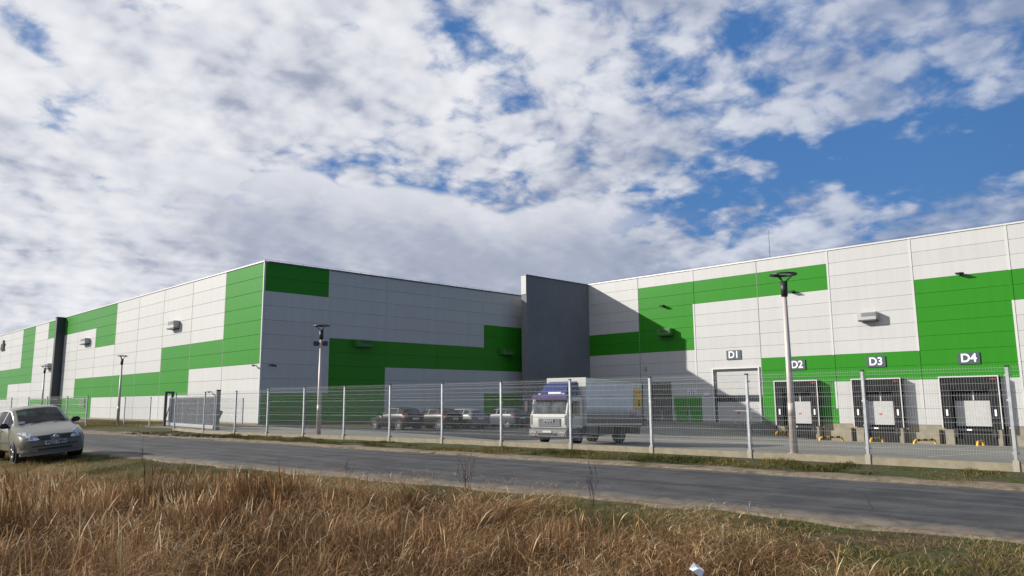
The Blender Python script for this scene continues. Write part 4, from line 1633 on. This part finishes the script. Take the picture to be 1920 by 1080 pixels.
# visor and deflector
MB().prism([(.02, 2.33), (.0, 2.38), (.28, 2.60), (.42, 2.50), (.30, 2.36)], 'y', .05, CW - .05).obj("sun_visor", PURP, trk, bevel=.02)
MB().add([(.45, .25, 2.52), (.45, CW - .25, 2.52), (1.72, CW - .12, 2.52), (1.72, .12, 2.52),
          (.95, .38, 3.18), (.95, CW - .38, 3.18), (1.72, CW - .2, 3.34), (1.72, .2, 3.34)],
         [(3, 2, 1, 0), (4, 5, 6, 7), (0, 1, 5, 4), (1, 2, 6, 5), (2, 3, 7, 6), (3, 0, 4, 7)]).obj("roof_deflector", BLUE, trk, bevel=.06)
MB().box(.38, .5, .55, 1.35, 2.6, 2.72).obj("roof_board", SIGNW, trk, bevel=.02)
for yy in (.3, 1.75):
    MB().box(.3, .42, yy, yy + .18, 2.56, 2.66).obj("roof_marker", LAMPGLASS, trk, bevel=.02)
# grille, logo
MB().box(.0, .04, .38, 1.72, .93, 1.34).obj("grille", CABG, trk, bevel=.01)
for i in range(5):
    MB().box(-.02, .001, .42, 1.68, .965 + i * .075, .995 + i * .075).obj("grille_bar", mat("grille_silver", (0.24, 0.245, 0.25), 0.4, 0.4), trk)
t = text_mesh("MAN", .26, .012, "badge_lettering", mat("chrome", (0.7, 0.7, 0.7), 0.15, 1.0), trk, bold=.012)
t.rotation_euler.z = math.radians(-90)
t.location = (-.04, CW / 2 - .05, 1.22)
for yy in (.1, CW - .12):
    MB().box(.02, .034, yy - .03, yy + .05, 1.0, 1.5).obj("corner_air_slot", CABG, trk)
MB().box(.015, .03, .06, CW - .06, 1.40, 1.415).obj("panel_gap", CABG, trk)
# bumper
MB().prism([(-.06, .42), (-.06, .70), (.0, .79), (.6, .79), (.6, .45), (.1, .33)], 'y', -.02, CW + .02).obj("bumper", CABG, trk, bevel=.03)
MB().box(-.075, -.055, .55, 1.7, .47, .58).obj("bumper_intake", BUMPERD, trk)
for yy in (.06, CW - .46):
    MB().box(-.085, -.05, yy, yy + .40, .56, .70).obj("headlight", LAMPGLASS, trk, bevel=.02)
    MB().box(-.085, -.05, yy + .05, yy + .25, .44, .53).obj("fog_light", mat("amber_lens", (0.55, 0.22, 0.08), 0.3), trk, bevel=.02)
MB().box(-.09, -.062, .88, 1.40, .60, .71).obj("number_plate", PLATE, trk)
# door side facing the fence (y = 0) and far side
for yy, sg_ in ((0, -1), (CW, 1)):
    MB().prism([(.36, 1.55), (.50, 2.25), (1.35, 2.25), (1.38, 1.50)], 'y', yy + sg_ * .001, yy + sg_ * .012).obj("side_window", WINGLASS, trk)
    MB().box(.30, .312, yy + sg_ * .002 - .006, yy + sg_ * .002 + .006, .95, 2.3).obj("door_gap", CABG, trk)
    MB().box(1.45, 1.462, yy + sg_ * .002 - .006, yy + sg_ * .002 + .006, .95, 2.35).obj("door_gap", CABG, trk)
    MB().box(.42, .66, yy + sg_ * .02 - .02, yy + sg_ * .02 + .02, 1.38, 1.44).obj("door_handle", BUMPERD, trk)
    my = yy + sg_ * .22
    MB().box(.0, .12, my - .11, my + .11, 1.65, 2.25).obj("wing_mirror", BUMPERD, trk, bevel=.03)
    MB().path([(.25, yy, 2.36), (.06, my, 2.34), (.06, my, 1.58), (.3, yy, 1.55)], .018, 6).obj("mirror_bracket", BUMPERD, trk)
    MB().box(.62, 1.3, yy - .03 * (sg_ < 0), yy + .03 * (sg_ > 0) + .0, .35, .78).obj("step_panel", CABG, trk)
# box body
bx = MB().box(2.0, 9.55, -.1, CW + .1, 1.02, 3.52).obj("box_body", BOXG, trk, bevel=.015)
MB().box(1.96, 2.0, -.1, CW + .1, 1.0, 3.55).obj("headboard", CABW, bx)
MB().box(2.0, 9.58, -.115, -.101, 3.42, 3.54).obj("edge_profile", GALV, bx)
MB().box(2.0, 9.58, -.115, -.101, .98, 1.1).obj("edge_profile", GALV, bx)
MB().box(9.42, 9.60, -.13, CW + .13, .95, 3.56).obj("rear_frame", mat("rear_frame_dark", (0.05, 0.05, 0.05), 0.6), bx)
for i in range(1, 9):
    MB().box(2.0 + i * .82, 2.0 + i * .82 + .012, -.106, -.101, 1.1, 3.42).obj("panel_seam", VENTG, bx)
# dirt skirt colour band: road film, shape of its own
DIRTM = bpy.data.materials.new("road_film")
DIRTM.use_nodes = True
N = NT(DIRTM.node_tree)
b = N.n['Principled BSDF']
b.inputs['Base Color'].default_value = (0.13, 0.11, 0.075, 1)
b.inputs['Roughness'].default_value = 0.9
co = N.new('ShaderNodeTexCoord').outputs['Object']
sp_ = N.new('ShaderNodeSeparateXYZ')
N.l.new(co, sp_.inputs[0])
mp = N.new('ShaderNodeMapping')
N.l.new(co, mp.inputs[0])
mp.inputs['Scale'].default_value = (3.0, 1, .6)
hz_ = N.math('SUBTRACT', N.smooth(sp_.outputs[2], 0.9, 2.5, 1.0, 0.0), N.math('MULTIPLY', N.noise(mp.outputs[0], 1.5, 7, .7), .45))
N.put(b.inputs['Alpha'], N.math('MAXIMUM', hz_, 0.0))
MB().add([(2.02, -.108, 1.1), (9.40, -.108, 1.1), (9.40, -.108, 2.6), (2.02, -.108, 2.6)], [(0, 1, 2, 3)]).obj("road_film", DIRTM, bx)
# yellow board with a black mark and red lettering near the rear of the side
yb_ = MB().box(8.2, 9.3, -.15, -.11, 1.95, 3.2).obj("yellow_board", YEL, trk, bevel=.05)
t = text_mesh("G", .5, .004, "board_lettering", BLK, yb_, bold=.02)
t.location = (8.85, -.158, 2.3)
MB().tube((8.5, -.155, 2.95), (8.5, -.151, 2.95), .08, n=12).obj("board_spot", RED, yb_)
MB().tube((8.95, -.155, 2.95), (8.95, -.151, 2.95), .08, n=12).obj("board_spot", RED, yb_)
t = text_mesh("Good", .36, .003, "side_lettering", RED, trk, bold=.01)
t.location = (8.0, -.115, 1.62)
# chassis, tanks, wheels
MB().box(.6, 9.5, .45, .6, .7, 1.0).box(.6, 9.5, CW - .6, CW - .45, .7, 1.0).obj("chassis", BUMPERD, trk)
MB().box(1.9, 9.3, .62, CW - .62, .5, 1.0).obj("underbody_shade", BUMPERD, trk)  # dark block added to stand in for the shadow under the box
MB().box(2.3, 3.6, .02, .5, .45, .95).obj("fuel_tank", CABG, trk, bevel=.04)
MB().box(3.75, 5.6, .0, .06, .45, .95).obj("side_guard", BUMPERD, trk)
MB().box(7.7, 9.3, .0, .06, .5, .95).obj("side_guard", BUMPERD, trk)
MB().box(9.3, 9.55, .1, CW - .1, .45, .6).obj("underrun_bar", CABG, trk)
MB().box(5.9, 7.6, -.02, .5, .95, 1.0).obj("mudguard", BUMPERD, trk)
for (s, duo) in ((1.35, False), (6.75, True)):
    for yy, sg_ in ((0.0, -1), (CW, 1)):
        w_ = .5 if duo else .26
        yc = yy - sg_ * w_ / 2
        r_ = .45
        wt_ = MB().lathe([(r_ * .6, -w_ / 2), (r_ * .93, -w_ / 2), (r_, -w_ / 2 + .05), (r_, w_ / 2 - .05), (r_ * .93, w_ / 2), (r_ * .6, w_ / 2)], (s, yc, r_), 'y', 28).obj("wheel", TYRE, trk, smooth=True)
        MB().lathe([(.001, sg_ * (w_ / 2 - .09)), (.12, sg_ * (w_ / 2 - .09)), (.14, sg_ * (w_ / 2 - .13)), (r_ * .6, sg_ * (w_ / 2 - .02))], (s, yc, r_), 'y', 20).obj("rim", CABG, wt_, smooth=True)
# dirt streaks: wheel-arch shade comes from the real overhang
# ------------------------------------------------------------------ litter, weeds
lt = MB()
lt.add([(0, 0, .02), (.07, -.015, .05), (.12, 0, .03), (.14, .08, .045), (.07, .11, .02), (.01, .09, .06), (.06, .04, .065), (.1, .05, .035)], [(0, 1, 6), (1, 2, 7, 6), (2, 3, 7), (3, 4, 7), (4, 6, 7), (4, 5, 6), (5, 0, 6)])
lo_ = lt.obj("paper_scrap", SIGNW)
tag(lo_, "crumpled white paper scrap lying in the dry grass at lower right", "litter")
LIT = (5.95, 3.62)
lo_.location = (LIT[0], LIT[1], float(ground_z(*LIT)) + .30)
lo_.rotation_euler = (math.radians(20), math.radians(-30), .5)


def weed(x, y, h, seed, label, mt, spread=.25, n=6):
    rr = random.Random(seed)
    r = empty("dead_weed", (x, y, float(ground_z(x, y))), rr.uniform(0, 6), label, "weed", "bare dead weeds at the road edge")
    mb = MB()
    for i in range(n):
        a = rr.uniform(0, 6.28)
        b0 = Vector((rr.uniform(-.03, .03), rr.uniform(-.03, .03), -.05))
        p = b0
        pts = [p.copy()]
        d = Vector((math.cos(a) * spread * .4, math.sin(a) * spread * .4, 1)).normalized()
        hh = h * rr.uniform(.55, 1)
        for j in range(5):
            d = (d + Vector((rr.uniform(-.12, .12), rr.uniform(-.12, .12), 0))).normalized()
            p = p + d * hh / 5
            pts.append(p.copy())
            if j > 1 and rr.random() < .9:
                e_ = (d + Vector((rr.uniform(-.8, .8), rr.uniform(-.8, .8), .2))).normalized()
                mb.path([p, p + e_ * hh * .14, p + e_ * hh * .2 + Vector((0, 0, .03))], [.004, .003, .006], 4)
        mb.path(pts, [.004, .004, .003, .003, .002, .002], 4)
    mb.obj("stems", mt, r)


WEEDM = mat("weed_stem", (0.07, 0.045, 0.03), 0.9)
weed(8.35, 9.35, .6, 3, "dark bushy dead weed at the road edge, near the picture's middle", WEEDM, .5, 10)
weed(8.7, 7.0, .58, 5, "thin upright dead weed in front of the asphalt, right of the middle", WEEDM, .25, 5)
weed(6.9, 19.5, .75, 8, "single reddish dead stalk beside the parked hatchback", mat("weed_red", (0.12, 0.045, 0.035), 0.9), .1, 3)
weed(8.1, 12.4, .4, 13, "small dead weed before the road, left of the middle", WEEDM, .3, 4)

# ------------------------------------------------------------------ grasses


def grass_mat(name, cols, pos):
    mt = bpy.data.materials.new(name)
    mt.use_nodes = True
    N = NT(mt.node_tree)
    b = N.n['Principled BSDF']
    b.inputs['Roughness'].default_value = 0.75
    b.inputs['Specular IOR Level'].default_value = 0.15
    a = N.new('ShaderNodeAttribute', attribute_name='tint')
    r = N.new('ShaderNodeValToRGB')
    N.l.new(a.outputs['Fac'], r.inputs[0])
    els = r.color_ramp.elements
    for i, (c, p_) in enumerate(zip(cols, pos)):
        if i == 0:
            els[0].position = p_
            els[0].color = (*c, 1)
        elif i == 1:
            els[1].position = p_
            els[1].color = (*c, 1)
        else:
            q = els.new(p_)
            q.color = (*c, 1)
    N.l.new(r.outputs[0], b.inputs['Base Color'])
    tl = N.new('ShaderNodeBsdfTranslucent')
    N.l.new(r.outputs[0], tl.inputs[0])
    mx = N.new('ShaderNodeMixShader')
    mx.inputs[0].default_value = .25
    N.l.new(b.outputs[0], mx.inputs[1])
    N.l.new(tl.outputs[0], mx.inputs[2])
    N.l.new(mx.outputs[0], N.n['Material Output'].inputs[0])
    return mt


def blades(name, x, y, z, h, lean, width, tint, mt, segs=4, droop=0.6, label=None, cat=None, plume=None, lean_dir=None):
    """numpy-built blades: a tapering strip of segs quads each; plume = bool mask for seed heads"""
    n = len(x)
    az = rng.uniform(0, 2 * np.pi, n)                 # facing
    la = rng.uniform(0, 2 * np.pi, n) if lean_dir is None else lean_dir
    t = np.linspace(0, 1, segs + 1)
    V = np.zeros((n, segs + 1, 2, 3), np.float32)
    wprof = np.stack([np.interp(t, [0, .5, 1], [1, .8, .12])] * 1)[0]
    wp = np.tile(wprof, (n, 1))
    if plume is not None:
        pp = np.interp(t, [0, .55, .72, .86, 1], [.45, .35, 1.9, 2.0, .3])
        wp[plume] = pp
    for i, tt in enumerate(t):
        # arc: leaning grows with height
        out = lean * (tt ** 1.8)
        up = h * (tt - droop * lean / np.maximum(h, .05) * 0.5 * tt ** 2.6)
        cx = x + np.cos(la) * out
        cy = y + np.sin(la) * out
        cz = z + up
        w = width * wp[:, i] * .5
        for s_, sg in ((0, -1), (1, 1)):
            V[:, i, s_, 0] = cx + sg * np.cos(az) * w
            V[:, i, s_, 1] = cy + sg * np.sin(az) * w
            V[:, i, s_, 2] = cz
    verts = V.reshape(-1, 3)
    base = (np.arange(n) * (segs + 1) * 2)[:, None, None]
    q = np.array([[2 * i, 2 * i + 1, 2 * i + 3, 2 * i + 2] for i in range(segs)])[None]
    faces = (base + q).reshape(-1, 4)
    me = bpy.data.meshes.new(name)
    me.vertices.add(len(verts))
    me.vertices.foreach_set('co', verts.ravel())
    me.loops.add(faces.size)
    me.loops.foreach_set('vertex_index', faces.ravel().astype(np.int32))
    me.polygons.add(len(faces))
    me.polygons.foreach_set('loop_start', np.arange(0, faces.size, 4, dtype=np.int32))
    me.polygons.foreach_set('loop_total', np.full(len(faces), 4, np.int32))
    me.update(calc_edges=True)
    a = me.attributes.new('tint', 'FLOAT', 'POINT')
    a.data.foreach_set('value', np.repeat(tint, (segs + 1) * 2).astype(np.float32))
    me.materials.append(mt)
    o = link(name, me)
    tag(o, label, cat, kind='stuff')
    return o


def vnoise(x, y, s, seed=0):
    """cheap smooth value noise in 0..1"""
    r_ = np.random.default_rng(seed).uniform(0, 1, (256, 256))
    xi = x * s + 1000
    yi = y * s + 1000
    x0 = np.floor(xi).astype(int)
    y0 = np.floor(yi).astype(int)
    fx, fy = xi - x0, yi - y0
    fx = fx * fx * (3 - 2 * fx)
    fy = fy * fy * (3 - 2 * fy)
    g = lambda a, b: r_[a % 256, b % 256]
    return (g(x0, y0) * (1 - fx) + g(x0 + 1, y0) * fx) * (1 - fy) + (g(x0, y0 + 1) * (1 - fx) + g(x0 + 1, y0 + 1) * fx) * fy


# where the tall grass stops (distance in from the road edge)
def tall_edge(y):
    return np.interp(y, [-6, 1.5, 2.6, 4.2, 6.7, 8.8, 11.6, 13.3, 15.4, 22, 30, 60], [5.3, 3.0, 2.2, 1.6, 1.3, 1.1, 1.4, 2.1, 2.9, 3.5, 4.0, 4.0])


DRY = grass_mat("dry_grass", [(0.05, 0.027, 0.012), (0.70, 0.58, 0.37), (0.16, 0.084, 0.036), (0.31, 0.175, 0.08), (0.48, 0.31, 0.155)], [0.0, 1.0, .25, .55, .82])
GRN = grass_mat("short_grass", [(0.04, 0.045, 0.015), (0.46, 0.34, 0.17), (0.08, 0.095, 0.024), (0.18, 0.135, 0.048), (0.31, 0.22, 0.10)], [0.0, 1.0, .22, .5, .78])


def scatter_field(n, dmin, dmax, yr):
    y = rng.uniform(yr[0], yr[1], n)
    d = rng.uniform(dmin, dmax, n)
    x = road_near(y) - d
    return x, y, d


# tall dry grass: in the camera's wedge and a margin round it
N0 = 560000
x, y, d = scatter_field(N0, .3, 9.5, (-3, 32))
fwd = x * math.cos(yaw) + y * math.sin(yaw)
lat = x * math.sin(yaw) - y * math.cos(yaw)
edge = tall_edge(y) + (vnoise(x, y, .9, 2) - .5) * 1.0
keep = (d > edge) & (fwd > 4.2) & (np.abs(lat) < fwd * .80 + 1.5) & (np.hypot(x, y) > 4.0)
keep &= ~((x > 5.0) & (x < 7.2) & (y > 23.2) & (y < 28))
dens_ = np.clip(vnoise(x, y, 2.6, 5) * 1.5 - .12, 0.04, 1) * np.clip(1.25 - np.hypot(x, y) / 40, .4, 1)
keep &= rng.uniform(0, 1, N0) < dens_
x, y, d = x[keep], y[keep], d[keep]
n = len(x)
print("tall blades", n)
z = ground_z(x, y) - .03
rough = np.clip((d - tall_edge(y)) / 1.1, 0, 1)
clump = vnoise(x, y, .8, 9)
leftness = np.clip((y - 4) / 8, 0, 1)
h = (.22 + .28 * rough) * (.6 + .6 * clump) * (.86 + .2 * leftness) * rng.uniform(.7, 1.2, n)
lod = vnoise(x, y, .55, 21)
lean = np.abs(rng.normal(.17, .15, n)) + np.clip(lod - .42, 0, 1) * .85 * (1.2 - leftness)
lean = np.minimum(lean, h * 1.25)
ld = vnoise(x, y, .7, 33) * 9 + rng.normal(0, 1.3, n)
plume = rng.uniform(0, 1, n) < .05 * leftness + .015
h = np.where(plume, h * 1.3 + .08, h)
wd = rng.uniform(.003, .0075, n) * np.clip(np.hypot(x, y) / 8, .9, 1.7)
wd = np.where(plume, wd * 1.15, wd)
tint = np.clip(rng.beta(1.3, 2.7, n) + (vnoise(x, y, 1.6, 44) - .5) * .5 + np.where(rng.uniform(0, 1, n) < .07, .5, 0) + np.where(plume, .25, 0), 0, 1)
blades("dry_grass", x, y, z, h, lean, wd, tint, DRY, 4, .9, "tall tan dry grass filling the foreground field", "grass", plume, ld)

# pale lodged leaves over the top of the mat
N1 = 90000
x, y, d = scatter_field(N1, .8, 8, (-2, 20))
fwd = x * math.cos(yaw) + y * math.sin(yaw)
lat = x * math.sin(yaw) - y * math.cos(yaw)
keep = (d > tall_edge(y) - .2) & (fwd > 4.5) & (np.abs(lat) < fwd * .75 + 1)
keep &= rng.uniform(0, 1, N1) < np.clip(vnoise(x, y, 1.1, 61) * 1.6 - .4, 0, 1)
x, y = x[keep], y[keep]
n = len(x)
z = ground_z(x, y) + rng.uniform(.12, .38, n)
blades("lodged_grass", x, y, z, rng.uniform(.03, .16, n), rng.uniform(.10, .34, n), rng.uniform(.004, .009, n), rng.uniform(.3, 1, n), DRY, 4, 1.1,
       "pale bent straw lying over the foreground grass", "grass", None, None)

# short green and brown grass between the tall stand and the road
N2 = 300000
x, y, d = scatter_field(N2, .12, 5.5, (-3, 34))
fwd = x * math.cos(yaw) + y * math.sin(yaw)
lat = x * math.sin(yaw) - y * math.cos(yaw)
keep = (d < tall_edge(y) + .7) & (fwd > 5) & (np.abs(lat) < fwd * .80 + 1.5)
keep &= rng.uniform(0, 1, N2) < np.clip((d - .1) / .5, 0, 1) * np.clip(.2 + vnoise(x, y, 1.7, 71) * 1.2, 0, 1)
x, y, d = x[keep], y[keep], d[keep]
n = len(x)
print("short blades", n)
z = ground_z(x, y) - .01
h = rng.uniform(.03, .10, n) * (.4 + 1.3 * vnoise(x, y, 2.6, 75)) * np.clip(.5 + d / 2.4, .5, 1.5)
lean = rng.uniform(.03, .13, n) * np.clip(.6 + d / 3, .6, 1.5)
tint = np.clip(rng.beta(2, 2.2, n) * .8 + (vnoise(x, y, .9, 77) - .35) * .8 + np.clip(d - .5, 0, 3) * .11, 0, 1)
blades("short_grass", x, y, z, h, lean, rng.uniform(.005, .010, n), tint, GRN, 3, .8, "short green and brown grass on the near verge", "grass")


# verge tufts along the foot of the fence
N3 = 150000
y = rng.uniform(-4, 42, N3)
x = road_far(y) + .6 + rng.uniform(0, 1, N3) * (np.interp(y, [-4, 30.6, 42], [17.72, 15.8, 15.7]) - .06 - road_far(y) - .6)
cl = vnoise(x * 1.0, y * .8, 1.9, 81)
keep = rng.uniform(0, 1, N3) < np.clip(cl * 1.9 - .35, 0, 1) * np.clip((x - road_far(y) - .6) / .7 + .1, 0, 1)
keep &= rng.uniform(0, 1, N3) < np.interp(y, [30, 37], [1, .35])
x, y, cl = x[keep], y[keep], cl[keep]
n = len(x)
print("verge blades", n)
z = ground_z(x, y) - .01
h = rng.uniform(.03, .085, n) * (.25 + 1.5 * np.clip(cl * vnoise(x, y, 4.5, 82) * 1.8, 0, 1))
blades("verge_grass", x, y, z, h, rng.uniform(.02, .08, n), rng.uniform(.008, .016, n), np.clip(rng.beta(2, 3, n) * .8 + (vnoise(x, y, .7, 83) - .5) * .6, 0, 1), GRN, 2, .8,
       "mossy green and brown tufts at the foot of the fence", "grass")
# lawn left of the gate
N4 = 60000
y = rng.uniform(47, 75, N4)
x = rng.uniform(13, 28.3, N4)
keep = ~((y < 50.5) & (x < 20))
x, y = x[keep], y[keep]
n = len(x)
blades("lawn", x, y, ground_z(x, y) - .01, rng.uniform(.04, .12, n), rng.uniform(.02, .09, n), rng.uniform(.02, .035, n),
       np.clip(rng.beta(2, 2, n) * .7 + (vnoise(x, y, .5, 87) - .2) * .5, 0, 1), GRN, 2, .8, "rough lawn between the gate and the west wall", "grass")

# clods of earth beside the road at the gate
mb = MB()
rr = random.Random(5)
for i in range(420):
    yy = rr.uniform(26, 40)
    xx = float(road_far(yy)) + .45 + abs(rr.gauss(0, .55))
    s = rr.uniform(.02, .085) * (1.2 if yy > 31 else .6)
    c = Vector((xx, yy, float(ground_z(xx, yy)) + s * .3))
    pts = []
    for v in ((1, 0, 0), (-1, 0, 0), (0, 1, 0), (0, -1, 0), (0, 0, .8), (0, 0, -.8)):
        pts.append(c + Vector(v) * s * rr.uniform(.6, 1.3))
    mb.add(pts, [(0, 2, 4), (2, 1, 4), (1, 3, 4), (3, 0, 4), (2, 0, 5), (1, 2, 5), (3, 1, 5), (0, 3, 5)])
cl_ = mb.obj("earth_clods", mat("wet_earth", (0.055, 0.035, 0.022), 0.95, var=.3))
tag(cl_, "dark clods of dug earth heaped beside the road before the gate", "earth", kind='stuff')
